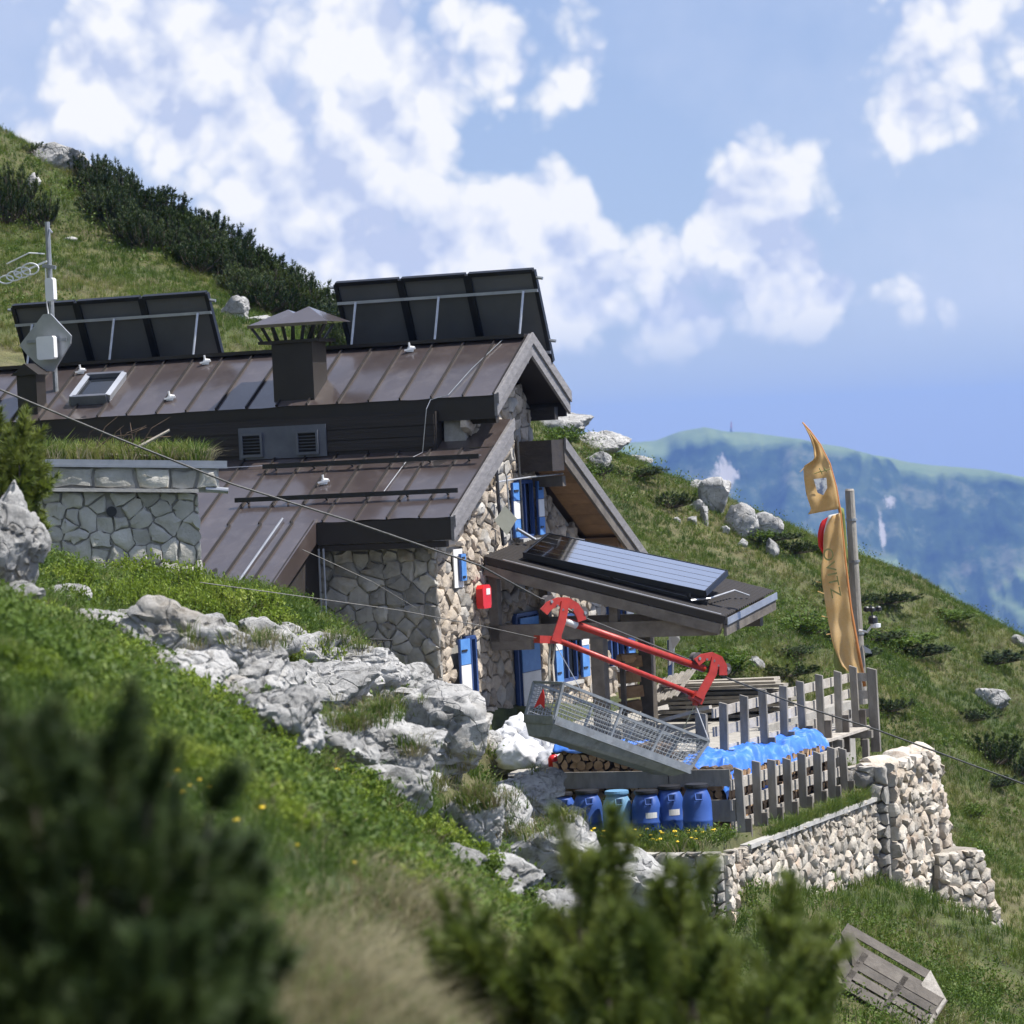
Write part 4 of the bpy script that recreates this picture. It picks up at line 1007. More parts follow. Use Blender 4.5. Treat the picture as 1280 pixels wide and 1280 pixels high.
# gable wall
gp = [(0, -4.95), (0, -1.08), (1.7, -0.12), (1.75, 0.62), (3.2, 1.52), (4.6, 0.68), (4.6, -0.5), (8.9, -2.9), (8.9, -4.95)]
gw = MB().prism([H(-0.45, max(b, 0.12), z) for b, z in gp], rX * 0.38).build('gable_wall', MAT['mortar'], hut)
HOLES_G = [(0.62, 1.5, -4.3, -3.0), (3.55, 4.35, -1.52, -0.55), (0.72, 1.15, -2.2, -1.55), (3.1, 4.3, -4.9, -2.75), (4.95, 6.05, -4.1, -2.95), (7.7, 8.45, -4.0, -2.7)]
stone_wall(gw, H(-0.06, 0, 0), dX, ZZ, rX, cells(0, 8.9, -4.9, 1.5, 0.33, 0.21, np.random.default_rng(3), 0.2), MAT['stonewarm'], 0.022, 0.07, 3, lambda c: inside(c, gp), HOLES_G, rough=0.3, alt=MAT['stone'])
# long front wall and the rest
fw = MB().prism([H(-11, 0.05, -4.95), H(-0.08, 0.05, -4.95), H(-0.08, 0.05, -0.98), H(-11, 0.05, -0.98)], dX * 0.38).build('front_wall', MAT['mortar'], hut)
stone_wall(fw, H(0, 0.05, 0), -rX, ZZ, -dX, cells(-0.02, 4.4, -4.7, -1.15, 0.34, 0.21, np.random.default_rng(5), 0.12), MAT['stone'], 0.012, 0.05, 5, rough=0.4)
MB().prism([H(-11, 8.5, -4.95), H(-0.45, 8.5, -4.95), H(-0.45, 8.5, -2.75), H(-11, 8.5, -2.75)], dX * 0.38).build('back_wall', MAT['mortar'], hut)
MB().prism([H(-11.4, b, z) for b, z in gp], rX * 0.38).build('rear_gable_wall', MAT['mortar'], hut)
# roofs: deck, then sheet-metal panels with standing seams
def deck(name, pts, thick, mat, a0, a1):
    """pts = [(b,z)...] top line of the roof section"""
    n = len(pts); low = [(b, z - thick) for b, z in pts][::-1]
    return MB().prism([H(a0, b, z) for b, z in list(pts) + low], rX * (a1 - a0)).build(name, mat, hut)
def panels(parent, a0, a1, b0, b1, zf, width, seed, lift=0.012, rsign=1):
    rg = np.random.default_rng(seed); a = a0; k = 0
    N_ = Vector((0, 0, 1))
    L = math.hypot(b1 - b0, zf(b1) - zf(b0))
    while a < a1 - 0.05:
        w = min(width, a1 - a); mb = MB(); nu, nv = 5, 7; vs = []
        ph = rg.uniform(0, 6.28, 3); am = rg.uniform(0.004, 0.011)
        for j in range(nv):
            for i in range(nu):
                u, v = i / (nu - 1), j / (nv - 1); b = b0 + (b1 - b0) * v
                bul = am * math.sin(math.pi * u) * (math.sin(5.0 * v + ph[0]) + 0.7 * math.sin(11 * v + ph[1]))
                vs.append(H(a + w * u * 0.985, b, zf(b) + lift + bul))
        fs = [(j * nu + i, j * nu + i + 1, (j + 1) * nu + i + 1, (j + 1) * nu + i) for j in range(nv - 1) for i in range(nu - 1)]
        mb.add(vs, fs)
        e0 = H(a + w, b0, zf(b0) + lift + 0.015); e1 = H(a + w, b1, zf(b1) + lift + 0.015)
        o = mb.build('roof_panel', MAT['roof'], parent); MB().beam(e0, e1, 0.024, 0.05).build('standing_seam', MAT['roofdark'], parent); smooth_angle(o, 30)
        a += w; k += 1
up = deck('upper_roof', [(1.62, ZU(1.62)), (3.2, 1.82), (4.78, ZU(4.78))], 0.16, MAT['roofdark'], -11.8, 0.52)
panels(up, -11.8, 0.50, 1.60, 3.17, ZU, 0.56, 1)
panels(up, -11.8, 0.50, 3.23, 4.80, ZU, 1.12, 2)
MB().beam(H(-11.8, 3.2, 1.85), H(0.5, 3.2, 1.85), 0.26, 0.06).build('ridge_cap', MAT['roofdark'], up)
MB().beam(H(-11.8, 1.63, 0.66), H(0.52, 1.63, 0.66), 0.06, 0.34).build('eave_fascia', MAT['roofdark'], up)
MB().beam(H(-11.8, 4.79, 0.66), H(0.52, 4.79, 0.66), 0.06, 0.34).build('eave_fascia', MAT['roofdark'], up)
for b0, b1 in ((1.55, 3.2), (4.85, 3.2)):        # doubled bargeboards of the gable
    MB().prism([H(0.53, b0, ZU(b0) - 0.30), H(0.53, b1, 1.82 - 0.30), H(0.53, b1, 1.88), H(0.53, b0, ZU(b0) + 0.06)], rX * 0.05).build('bargeboard', MAT['barge'], up)
    MB().prism([H(0.585, b0, ZU(b0) - 0.10), H(0.585, b1, 1.82 - 0.10), H(0.585, b1, 1.90), H(0.585, b0, ZU(b0) + 0.08)], rX * 0.03).build('bargeboard', MAT['barge'], up)
MB().beam(H(-0.5, 4.5, 0.55), H(0.45, 4.5, 0.55), 0.16, 0.22).build('purlin', MAT['darkwood'], up)
MB().beam(H(-0.5, 1.85, 0.52), H(0.45, 1.85, 0.52), 0.14, 0.20).build('purlin', MAT['darkwood'], up)
MB().beam(H(-0.5, 3.2, 1.50), H(0.48, 3.2, 1.50), 0.16, 0.22).build('purlin', MAT['barge'], up)
lowr = deck('lower_roof', [(-0.4, ZL(-0.4)), (2.25, ZL(2.25))], 0.14, MAT['roofdark'], -11.8, 0.52)
panels(lowr, -11.8, 0.50, -0.42, 1.5, ZL, 0.56, 3)
MB().prism([H(-0.9, 1.5, ZL(1.5)+.013), H(0.5, 1.5, ZL(1.5)+.013), H(0.5, 2.3, ZL(2.3)+.013), H(-0.9, 2.3, ZL(2.3)+.013)], ZZ * 0.01).build('flashing', MAT['roof'], lowr)
MB().beam(H(-1.82, -0.42, -1.22), H(0.52, -0.42, -1.22), 0.05, 0.34).build('eave_fascia', MAT['roofdark'], lowr)
MB().beam(H(-1.8, -0.36, -1.45), H(0.40, -0.36, -1.45), 0.10, 0.10).build('gutter_board', MAT['darkwood'], lowr)
bz = lambda b, o: ZL(b) + o
MB().prism([H(0.53, -0.5, bz(-0.5, -0.32)), H(0.53, 2.2, bz(2.2, -0.32)), H(0.53, 2.2, bz(2.2, 0.06)), H(0.53, -0.5, bz(-0.5, 0.06))], rX * 0.05).build('bargeboard', MAT['barge'], lowr)
MB().prism([H(0.585, -0.5, bz(-0.5, -0.10)), H(0.585, 2.2, bz(2.2, -0.10)), H(0.585, 2.2, bz(2.2, 0.08)), H(0.585, -0.5, bz(-0.5, 0.08))], rX * 0.03).build('bargeboard', MAT['barge'], lowr)
for gb, ga0, ga1 in ((1.05, -3.43, 0.42), (0.1, -3.5, 0.42)):     # snow guards
    g_ = MB().beam(H(ga0, gb, ZL(gb) + 0.13), H(ga1, gb, ZL(gb) + 0.13), 0.045, 0.075).build('snow_guard', MAT['black'], lowr)
    for k in range(6):
        aa = ga0 + 0.2 + (ga1 - ga0 - 0.4) * k / 5
        MB().beam(H(aa, gb + 0.1, ZL(gb + 0.1) + 0.02), H(aa, gb - 0.02, ZL(gb) + 0.13), 0.03, 0.03).build('guard_bracket', MAT['black'], g_)
# catslide over the side room
cat_ = deck('catslide_roof', [(-2.3, ZL(-2.3)), (-0.4, ZL(-0.4))], 0.13, MAT['roofdark'], -9.5, -1.88)
panels(cat_, -9.52, -1.86, -2.32, -0.42, ZL, 0.56, 4)
MB().prism([H(-1.87, -2.35, bz(-2.35, -0.30)), H(-1.87, -0.38, bz(-0.38, -0.30)), H(-1.87, -0.38, bz(-0.38, 0.05)), H(-1.87, -2.35, bz(-2.35, 0.05))], rX * 0.05).build('bargeboard', MAT['roof'], cat_)
MB().tube([H(-2.45, -0.35, ZL(-0.35) + 0.06), H(-2.47, -2.30, ZL(-2.30) + 0.05)], 0.018, 6).build('downpipe', MAT['zinc'], cat_)
MB().prism([H(-9.3, -1.95, -3.6), H(-2.0, -1.95, -3.6), H(-2.0, -1.95, ZL(-1.95) - 0.14), H(-9.3, -1.95, ZL(-1.95) - 0.14)], dX * 0.25).build('side_room_wall', MAT['mortar'], hut)
MB().prism([H(-2.0, -1.95, -3.6), H(-2.0, 0.04, -3.6), H(-2.0, 0.04, ZL(0.04) - 0.14), H(-2.0, -1.95, ZL(-1.95) - 0.14)], rX * -0.2).build('side_room_wall', MAT['darkwood'], hut)
for aa in (-1.78, -1.70):
    MB().tube([H(aa, -0.5, -2.75), H(aa, -0.48, -1.45)], 0.018, 6).build('drain_pipe', MAT['zinc'], hut)
# clerestory with vents
cl = MB().prism([H(-11.6, 1.50, 0.0), H(-0.5, 1.50, 0.0), H(-0.5, 1.50, 0.66), H(-11.6, 1.50, 0.66)], dX * 0.3).build('clerestory', MAT['darkwood'], hut)
for zz in (0.10, 0.28, 0.46): MB().beam(H(-11.5, 1.49, zz + 0.07), H(-0.52, 1.49, zz + 0.07), 0.02, 0.165).build('board', MAT['darkwood'], cl)
MB().prism([H(-4.05, 1.455, 0.02), H(-2.45, 1.455, 0.02), H(-2.45, 1.455, 0.55), H(-4.05, 1.455, 0.55)], dX * 0.03).build('vent_panel', MAT['darkzinc'], cl)
for aa in (-3.80, -2.78):
    v_ = MB()
    for (x0, x1, z0, z1) in ((-.2, .2, .42, .46), (-.2, .2, .06, .10), (-.2, -.16, .10, .42), (.16, .2, .10, .42)):
        v_.prism([H(aa + x0, 1.44, z0), H(aa + x1, 1.44, z0), H(aa + x1, 1.44, z1), H(aa + x0, 1.44, z1)], -dX * 0.035)
    vo_ = v_.build('vent', MAT['darkzinc'], cl)
    for k in range(6):
        MB().beam(H(aa - .16, 1.43, .13 + k * .052), H(aa + .16, 1.43, .13 + k * .052), 0.035, 0.008, up=(0.3, 0.9, 0.7)).build('louvre', MAT['black'], vo_)
# far lower roof with its warm soffit
fr = deck('far_roof', [(4.25, 0.03), (9.3, ZF(9.3))], 0.14, MAT['roof'], -11.8, 0.62)
MB().prism([H(0.63, 4.2, ZF(4.2) - 0.34), H(0.63, 9.3, ZF(9.3) - 0.34), H(0.63, 9.3, ZF(9.3) + 0.05), H(0.63, 4.2, ZF(4.2) + 0.05)], rX * 0.05).build('bargeboard', MAT['porchwood'], fr)
MB().prism([H(0.685, 4.2, ZF(4.2) - 0.12), H(0.685, 9.3, ZF(9.3) - 0.12), H(0.685, 9.3, ZF(9.3) + 0.07), H(0.685, 4.2, ZF(4.2) + 0.07)], rX * 0.03).build('bargeboard', MAT['barge'], fr)
MB().prism([H(-0.2, 3.66, -0.42), H(0.66, 3.66, -0.42), H(0.66, 3.66, 0.10), H(-0.2, 3.66, 0.10)], dX * 0.55).build('eave_box', MAT['darkwood'], fr)
MB().beam(H(-0.3, 4.45, -0.60), H(0.55, 4.45, -0.60), 0.14, 0.18).build('purlin', MAT['porchwood'], fr)
MB().beam(H(-0.3, 6.9, -1.75), H(0.58, 6.9, -1.75), 0.14, 0.18).build('purlin', MAT['soffit'], fr)
for k in range(14):
    b0 = 4.5 + k * 0.34
    MB().prism([H(-0.05, b0, ZF(b0) - 0.165), H(0.62, b0, ZF(b0) - 0.165), H(0.62, b0 + .33, ZF(b0 + .33) - 0.165), H(-0.05, b0 + .33, ZF(b0 + .33) - 0.165)], ZZ * 0.02).build('soffit_board', MAT['soffit'], fr)
# chimneys
def hbox(mb, a0, a1, b0, b1, z0, z1): return mb.hexa([H(a0, b0, z0), H(a1, b0, z0), H(a1, b1, z0), H(a0, b1, z0)], [H(a0, b0, z1), H(a1, b0, z1), H(a1, b1, z1), H(a0, b1, z1)])
ch = hbox(MB(), -3.5, -2.76, 1.75, 2.30, 0.85, 1.93).build('chimney', MAT['roofdark'], hut)
cp = MB()
for (a0, a1) in ((-3.74, -2.84), (-3.36, -2.46)):
    bq = [H(a0 - .1, 1.55, 2.24), H(a1 + .1, 1.55, 2.24), H(a1 + .1, 2.5, 2.24), H(a0 - .1, 2.5, 2.24)]; ap = H((a0 + a1) / 2, 2.02, 2.52 if a0 > -3.5 else 2.49)
    cp.add(bq + [ap], [(0, 1, 4), (1, 2, 4), (2, 3, 4), (3, 0, 4), (3, 2, 1, 0)])
cp.beam(H(-3.82, 1.55, 2.22), H(-2.38, 1.55, 2.22), 0.04, 0.05)
hbox(MB(), -3.72, -2.60, 1.70, 2.36, 1.925, 1.975).build('cap_base', MAT['roofdark'], ch)
cap = cp.build('chimney_cap', MAT['roof'], ch)
for k in range(8):
    f_ = k / 7; MB().beam(H(-3.66 + 1.0 * f_, 1.76, 1.95), H(-3.80 + 1.36 * f_, 1.62, 2.22), 0.05, 0.035).build('cap_strut', MAT['black'], ch)
    if k % 2 == 0: MB().beam(H(-3.66 + 1.0 * f_, 2.30, 1.95), H(-3.80 + 1.32 * f_, 2.45, 2.22), 0.05, 0.03).build('cap_strut', MAT['black'], ch)
ch2 = hbox(MB(), -8.38, -8.0, 1.78, 2.1, 0.85, 1.66).build('chimney', MAT['roofdark'], hut)
c2 = MB(); bq = [H(-8.46, 1.72, 1.66), H(-7.92, 1.72, 1.66), H(-7.92, 2.16, 1.66), H(-8.46, 2.16, 1.66)]
c2.add(bq + [H(-8.19, 1.72, 1.86), H(-8.19, 2.16, 1.86)], [(0, 1, 4), (2, 3, 5), (1, 2, 5, 4), (3, 0, 4, 5), (3, 2, 1, 0)]).build('chimney_cap', MAT['roofdark'], ch2)
# skylight
sk = thing('roof_skylight', 'small open-framed skylight set in the brown roof at the left', 'skylight', H(-7.1, 2.2, ZU(2.2)))
def onroof(a, b, h): return H(a, b, ZU(b) + h)
for (a0, b0, a1, b1) in ((-7.45, 1.98, -6.75, 1.98), (-7.45, 2.62, -6.75, 2.62), (-7.45, 1.98, -7.45, 2.62), (-6.75, 1.98, -6.75, 2.62)):
    MB().beam(onroof(a0, b0, 0.10), onroof(a1, b1, 0.10), 0.09, 0.16, up=(0.2, -0.45, 0.85)).build('frame', MAT['zinc'] if a0 == a1 else MAT['darkzinc'], sk)
MB().prism([onroof(-7.42, 2.0, 0.09), onroof(-6.78, 2.0, 0.09), onroof(-6.78, 2.6, 0.09), onroof(-7.42, 2.6, 0.09)], ZZ * 0.02).build('pane', MAT['glass'], sk)
# shutters, windows, door: on the gable wall (outer face near a = 0.06)
def shutter(parent, b0, b1, z0, z1, pat, a=0.07, hinge=None):
    n = len(pat); ps = []
    sh_ = MB().prism([H(a, b0, z0), H(a, b1, z0), H(a, b1, z1), H(a, b0, z1)], rX * 0.03).build('shutter', MAT['darkblue'], parent)
    for k, c_ in enumerate(pat):
        za = z1 - (z1 - z0) * k / n; zb = z1 - (z1 - z0) * (k + 1) / n
        MB().prism([H(a + 0.032, b0 + .015, zb + .006), H(a + 0.032, b1 - .015, zb + .006), H(a + 0.032, b1 - .015, za - .006), H(a + 0.032, b0 + .015, za - .006)], rX * 0.014).build('shutter_board', MAT['blue'] if c_ == 'b' else MAT['white'], sh_)
    for zz in (z0 + 0.15 * (z1 - z0), z1 - 0.15 * (z1 - z0)):
        MB().beam(H(a + 0.055, b0 + 0.03, zz), H(a + 0.055, b0 + 0.6 * (b1 - b0), zz), 0.012, 0.035).build('hinge', MAT['black'], sh_)
    return sh_
def window(b0, b1, z0, z1, label, door=False):
    w = MB().prism([H(-0.06, b0, z0), H(-0.06, b1, z0), H(-0.06, b1, z1), H(-0.06, b0, z1)], rX * 0.012).build('door' if door else 'window', MAT['glass'] if not door else MAT['darkblue'], hut)
    w['label'] = label
    for (p, q) in (((b0, z0), (b1, z0)), ((b0, z1), (b1, z1)), ((b0, z0), (b0, z1)), ((b1, z0), (b1, z1)), (((b0 + b1) / 2, z0), ((b0 + b1) / 2, z1))):
        MB().beam(H(0.0, *p), H(0.0, *q), 0.06, 0.06, up=rX).build('frame', MAT['darkblue'], w)
    MB().prism([H(-0.05, b0 - .05, z0 - .09), H(0.12, b0 - .05, z0 - .09), H(0.12, b1 + .05, z0 - .09), H(-0.05, b1 + .05, z0 - .09)], ZZ * 0.06).build('sill', MAT['concrete'], w)
    return w
w1 = window(1.06, 1.48, -4.26, -3.03, 'narrow window with one blue and white shutter near the hut corner'); shutter(w1, 0.62, 1.04, -4.28, -3.02, 'bwwb'[0:1] + 'wb')
w2 = window(3.6, 4.3, -1.5, -0.58, 'upper gable window'); shutter(w2, 3.2, 3.56, -1.5, -0.58, 'bwb'); shutter(w2, 4.33, 4.6, -1.5, -0.58, 'bwb')
w3 = MB().prism([H(0.0, 0.75, -2.2), H(0.0, 1.12, -2.2), H(0.0, 1.12, -1.58), H(0.0, 0.75, -1.58)], rX * 0.02).build('window', MAT['white'], hut); w3['label'] = 'small white-framed window under the near rake'
shutter(w3, 0.9, 1.12, -2.1, -1.66, 'b', a=0.04)
d1 = window(3.3, 4.25, -4.72, -2.8, 'blue and white entrance door under the porch', True); shutter(d1, 3.36, 4.2, -4.68, -2.85, 'bw', a=0.02)
w4 = window(5.15, 6.0, -4.05, -2.95, 'ground floor window under the porch'); shutter(w4, 4.78, 5.12, -4.05, -2.95, 'wb'); shutter(w4, 6.04, 6.4, -4.05, -2.95, 'wb')
w5 = window(7.75, 8.35, -3.95, -2.7, 'ground floor window at the far end of the gable'); shutter(w5, 8.38, 8.75, -3.9, -2.7, 'wb')
MB().tube([H(0.12, 3.5, 0.2), H(0.14, 3.5, -1.45)], 0.02, 6).build('conduit', MAT['cable'], hut)
MB().tube([H(0.10, 2.55, -0.35), H(0.13, 2.5, -0.9), H(0.13, 2.62, -1.6)], 0.03, 6).build('conduit', MAT['black'], hut)
MB().tube([H(0.10, 2.5, -0.55), H(0.35, 3.4, -0.50), H(0.5, 4.55, -0.48)], 0.015, 6).build('rail', MAT['steel'], hut)
MB().tube([H(-0.6, 1.58, 0.85), H(-0.63, 1.46, 0.7), H(-0.72, 1.42, 0.0), H(-0.9, 1.2, ZL(1.2) + .04), H(-0.95, 0.2, ZL(0.2) + .05)], 0.007, 5).build('lightning_wire', MAT['steel'], hut)
MB().tube([H(0.1, 3.1, 1.80), H(-0.15, 2.3, ZU(2.3) + .05), H(-0.3, 1.62, ZU(1.62) + .04), H(-0.6, 1.58, 0.85)], 0.007, 5).build('lightning_wire', MAT['galv'], hut)
for (aa, z_) in ((0.35, -0.05), ):
    MB().tube([H(-9, 1.2, ZL(1.2) + 0.06), H(0.4, 1.2, ZL(1.2) + 0.06)], 0.006, 4).build('lightning_wire', MAT['steel'], hut)
# wire holders on the roof
def holder(p, label):
    o = MB(); o.prism([p + Vector((-.06, 0, 0)), p + Vector((.06, -.02, .0)), p + Vector((.085, -.02, .07)), p + Vector((-.02, 0, .09))], Vector((0, .05, .02)))
    o.tube([p + Vector((0, 0, .06)), p + Vector((-.01, 0, .16))], 0.018, 5); o.beam(p + Vector((-.09, 0, .03)), p + Vector((.1, 0, .06)), .04, .03)
    tag(o.build('roof_bracket', MAT['whiteplastic'], None, p), label, 'bracket', None)
holder(onroof(-7.75, 2.9, 0.02), 'white roof bracket left of the skylight'); holder(onroof(-5.35, 2.95, 0.02), 'white roof bracket below the left solar rack, near the ridge')
holder(onroof(-5.55, 1.95, 0.02), 'white roof bracket near the eave, left of the big chimney'); holder(onroof(-1.52, 2.95, 0.02), 'white roof bracket below the right solar rack')
holder(H(-2.15, 0.62, ZL(0.62) + 0.03), 'white roof bracket between the two snow guards')
# solar racks on the ridge
def rack(a0, a1, label):
    t_ = thing('solar_rack', label, 'solar panel', H((a0 + a1) / 2, 3.6, 1.75), 'solar collector racks on the ridge')
    w = (a1 - a0) / 3; bt, zt, bb, zb = 3.36, 2.93, 4.02, 1.42
    nrm = (Vector(H(0, bb, zb)) - Vector(H(0, bt, zt))).cross(rX).normalized()
    if nrm.y < 0: nrm = -nrm
    for k in range(3):
        x0, x1 = a0 + k * w + 0.03, a0 + (k + 1) * w - 0.03
        q = [H(x0, bb, zb), H(x1, bb, zb), H(x1, bt, zt), H(x0, bt, zt)]
        p_ = MB().prism(q, nrm * 0.04).build('collector', MAT['panelback'], t_)
        for i in range(4): MB().beam(q[i], q[(i + 1) % 4], 0.07, 0.09, up=nrm).build('frame', MAT['panelframe'], p_)
        MB().prism([q[0] + nrm * .05, q[1] + nrm * .05, q[2] + nrm * .05, q[3] + nrm * .05], nrm * 0.01).build('glass', MAT['glasspv'], p_)
    bb_ = lambda f: (bt + (bb - bt) * f, zt + (zb - zt) * f)
    b_, z_ = bb_(0.22); MB().beam(H(a0, b_ - 0.06, z_), H(a1, b_ - 0.06, z_), 0.04, 0.05).build('rail', MAT['zinc'], t_)
    b_, z_ = bb_(0.9); MB().beam(H(a0, b_ - 0.06, z_), H(a1, b_ - 0.06, z_), 0.04, 0.05).build('rail', MAT['zinc'], t_)
    for k in range(3):
        aa = a0 + 0.35 + (a1 - a0 - 0.6) * k / 2; b_, z_ = bb_(0.22)
        MB().tube([H(aa, b_ - 0.09, z_), H(aa - 0.03, 3.22, 1.86)], 0.022, 6).build('strut', MAT['steel'], t_)
    for aa, zz in ((a0 - 0.04, zt - 0.05), (a1 + 0.04, zt - 0.12), (a1 + 0.04, zb + 0.35)):
        MB().tube([H(aa - .05, bt + (bb - bt) * (zt - zz) / (zt - zb), zz), H(aa + .07, bt + (bb - bt) * (zt - zz) / (zt - zb), zz - .02)], 0.03, 6).build('pipe_joint', MAT['galv'], t_)
rack(-9.3, -5.43, 'dark solar collectors seen from behind on the left part of the ridge, behind the antenna')
rack(-3.03, 0.64, 'dark solar collectors seen from behind above the gable, right of the big chimney')
# antenna mast
am = thing('antenna_mast', 'grey antenna mast with white boxes rising beside the small chimney', 'antenna', H(-8.0, 2.45, ZU(2.45)))
MB().tube([H(-8.0, 2.45, 1.3), H(-8.0, 2.45, 4.3)], 0.045, 8).build('pole', MAT['galv'], am)
cpt = H(-8.05, 2.34, 2.25)
dp = MB(); Q = [cpt + rX * x + ZZ * z for x, z in ((-.56, -.05), (-.42, -.22), (-.1, -.52), (.08, -.54), (.44, -.08), (.46, .06), (.08, .46), (-.06, .46))]
MB().prism(Q, dX * 0.04).build('plate_antenna', MAT['zinc'], am)
MB().beam(cpt + rX * -.4 - dX * .02, cpt + rX * .38 - dX * .02, .02, .05).build('plate_rib', MAT['galv'], am)
def wbox(c, w, h, d_):
    q = MB(); e = 0.03
    q.prism([c + rX * x + ZZ * z for x, z in ((-w + e, -h), (w - e, -h), (w, -h + e), (w, h - e), (w - e, h), (-w + e, h), (-w, h - e), (-w, -h + e))], dX * d_); return q.build('antenna_box', MAT['whiteplastic'], am)
wbox(H(-8.0, 2.15, 2.12), .17, .2, .12); wbox(H(-7.9, 2.22, 3.12), .08, .2, .12)
MB().beam(H(-8.02, 2.4, 3.62), H(-8.6, 2.3, 3.42), .03, .03).build('boom', MAT['whiteplastic'], am)
for k in range(4):
    cc = H(-8.3 - .16 * k, 2.3, 3.50 - .05 * k); R_ = .20 - .02 * k
    MB().tube([cc + rX * (.07 * math.cos(x)) * (1) + (rX * .5 * math.cos(x) + ZZ * .5 * math.sin(x)) * R_ for x in np.linspace(0, 6.283, 17)], 0.014, 5, False).build('loop', MAT['whiteplastic'], am)
MB().tube([H(-8.05, 2.4, 3.75), H(-8.3, 2.3, 3.78), H(-8.75, 2.3, 3.62)], .012, 5).build('wire', MAT['whiteplastic'], am)
MB().beam(H(-8.1, 2.4, 3.55), H(-7.85, 2.4, 3.5), .05, .06).build('clamp', MAT['galv'], am)
MB().tube([H(-7.98, 2.45, 4.2), H(-7.88, 2.4, 4.1)], .015, 5).build('clamp', MAT['steel'], am)
MB().tube([H(-8.05, 2.4, 3.5), H(-8.06, 2.4, 2.9), H(-8.0, 2.38, 2.4)], .012, 5).build('wire', MAT['whiteplastic'], am)
# things on the gable
fx = thing('fire_call_box', 'small red box with a white label hung on the sunlit hut corner', 'box', H(0.1, 1.62, -2.4))
MB().prism([H(0.08, 1.50, -2.58), H(0.08, 1.78, -2.58), H(0.08, 1.82, -2.52), H(0.08, 1.82, -2.26), H(0.08, 1.76, -2.20), H(0.08, 1.52, -2.20), H(0.08, 1.46, -2.26), H(0.08, 1.46, -2.52)], rX * 0.12).build('case', MAT['redbox'], fx)
MB().prism([H(0.203, 1.60, -2.36), H(0.203, 1.76, -2.36), H(0.203, 1.76, -2.26), H(0.203, 1.60, -2.26)], rX * 0.004).build('sticker', MAT['white'], fx)
sg = thing('diamond_sign', 'pale diamond-shaped board hung before the upper gable window', 'sign', H(0.6, 2.7, -1.0))
sc_ = P(632, 651, 58.6)
MB().prism([sc_ + Vector((x, 0.05 * x, z)) for x, z in ((-.18, 0.01), (0.01, -.24), (.19, .02), (0, .25))], Vector((0, .02, 0))).build('board', pmat('pale_board', [(0.3, (0.42, 0.42, 0.33)), (0.7, (0.52, 0.52, 0.42))], 4, 0.6), sg)
MB().tube([sc_ + Vector((.05, .03, .75)), sc_ + Vector((.08, .03, -.32))], 0.014, 6).build('hanger', MAT['galv'], sg)
MB().tube([sc_ + Vector((.05, .03, .70)), sc_ + Vector((.1, .7, .72))], 0.012, 6).build('bracket', MAT['galv'], sg)
# porch canopy
pc = thing('porch_canopy', 'timber porch canopy with a corrugated roof over the hut entrance', 'canopy', H(2, 3.2, -4.7))
SH_ = lambda a, b: -1.72 - 0.27 * a + 0.10 * (b - 2.0)
mb = MB(); nb = 156; bs = [1.95 + 2.65 * k / nb for k in range(nb + 1)]; vs = []
for a_ in (0.05, 1.5, 3.0, 4.15):
    for k, b_ in enumerate(bs): vs.append(H(a_, b_, SH_(a_, b_) + 0.016 * math.sin(2 * math.pi * (b_ - 1.95) / 0.102)))
mb.add(vs, [(i * (nb + 1) + k, (i + 1) * (nb + 1) + k, (i + 1) * (nb + 1) + k + 1, i * (nb + 1) + k + 1) for i in range(3) for k in range(nb)])
cs = mb.build('corrugated_roof', MAT['roofdark'], pc, smooth=True)
MB().beam(H(0.05, 1.94, SH_(0.05, 1.94) - 0.06), H(4.15, 1.94, SH_(4.15, 1.94) - 0.06), 0.04, 0.12).build('edge_board', MAT['roofdark'], pc)
for b_ in (1.99, 3.2, 4.45):
    MB().beam(H(0.05, b_, SH_(0.05, b_) - 0.23), H(4.05, b_, SH_(4.05, b_) - 0.23), 0.14, 0.17).build('rafter', MAT['porchwood'], pc)
for k in range(8):
    a_ = 0.3 + k * 0.52; MB().beam(H(a_, 1.95, SH_(a_, 1.95) - 0.12), H(a_, 4.6, SH_(a_, 4.6) - 0.12), 0.05, 0.07).build('batten', MAT['porchwood'], pc)
MB().prism([H(4.16, 1.98, SH_(4.16, 1.98) - 0.14), H(4.16, 4.6, SH_(4.16, 4.6) - 0.14), H(4.16, 4.6, SH_(4.16, 4.6) - 0.03), H(4.16, 1.98, SH_(4.16, 1.98) - 0.03)], rX * 0.02).build('end_flashing', MAT['zinc'], pc)
MB().prism([H(4.1, 1.98, SH_(4.1, 1.98) - 0.33), H(4.1, 4.6, SH_(4.1, 4.6) - 0.33), H(4.1, 4.6, SH_(4.1, 4.6) - 0.16), H(4.1, 1.98, SH_(4.1, 1.98) - 0.16)], rX * 0.05).build('end_board', MAT['porchwood'], pc)
for b_ in (2.15, 4.4):
    MB().beam(H(0.05, b_, -3.02), H(3.95, b_, -3.02), 0.16, 0.26).build('tie_beam', MAT['porchwood'], pc)
    MB().beam(H(0.12, b_, -3.16), H(0.12, b_, -1.95), 0.16, 0.16, up=rX).build('post', MAT['porchwood'], pc)
    MB().beam(H(0.05, b_, -3.22), H(0.75, b_, -3.22), 0.14, 0.16).build('corbel', MAT['porchwood'], pc)
    MB().beam(H(1.9, b_, -4.72), H(1.9, b_, -3.15), 0.22, 0.22, up=rX).build('post', MAT['porchwood'], pc)
MB().beam(H(2.2, 2.15, -2.9), H(2.2, 2.15, -2.45), 0.14, 0.14, up=rX).build('post', MAT['porchwood'], pc)
MB().tube([H(0.4, 1.9, SH_(.4, 1.9) + .03), H(2.2, 1.9, SH_(2.2, 1.9) + .03), H(4.1, 1.9, SH_(4.1, 1.9) + .03)], .008, 4).build('edge_wire', MAT['steel'], pc)
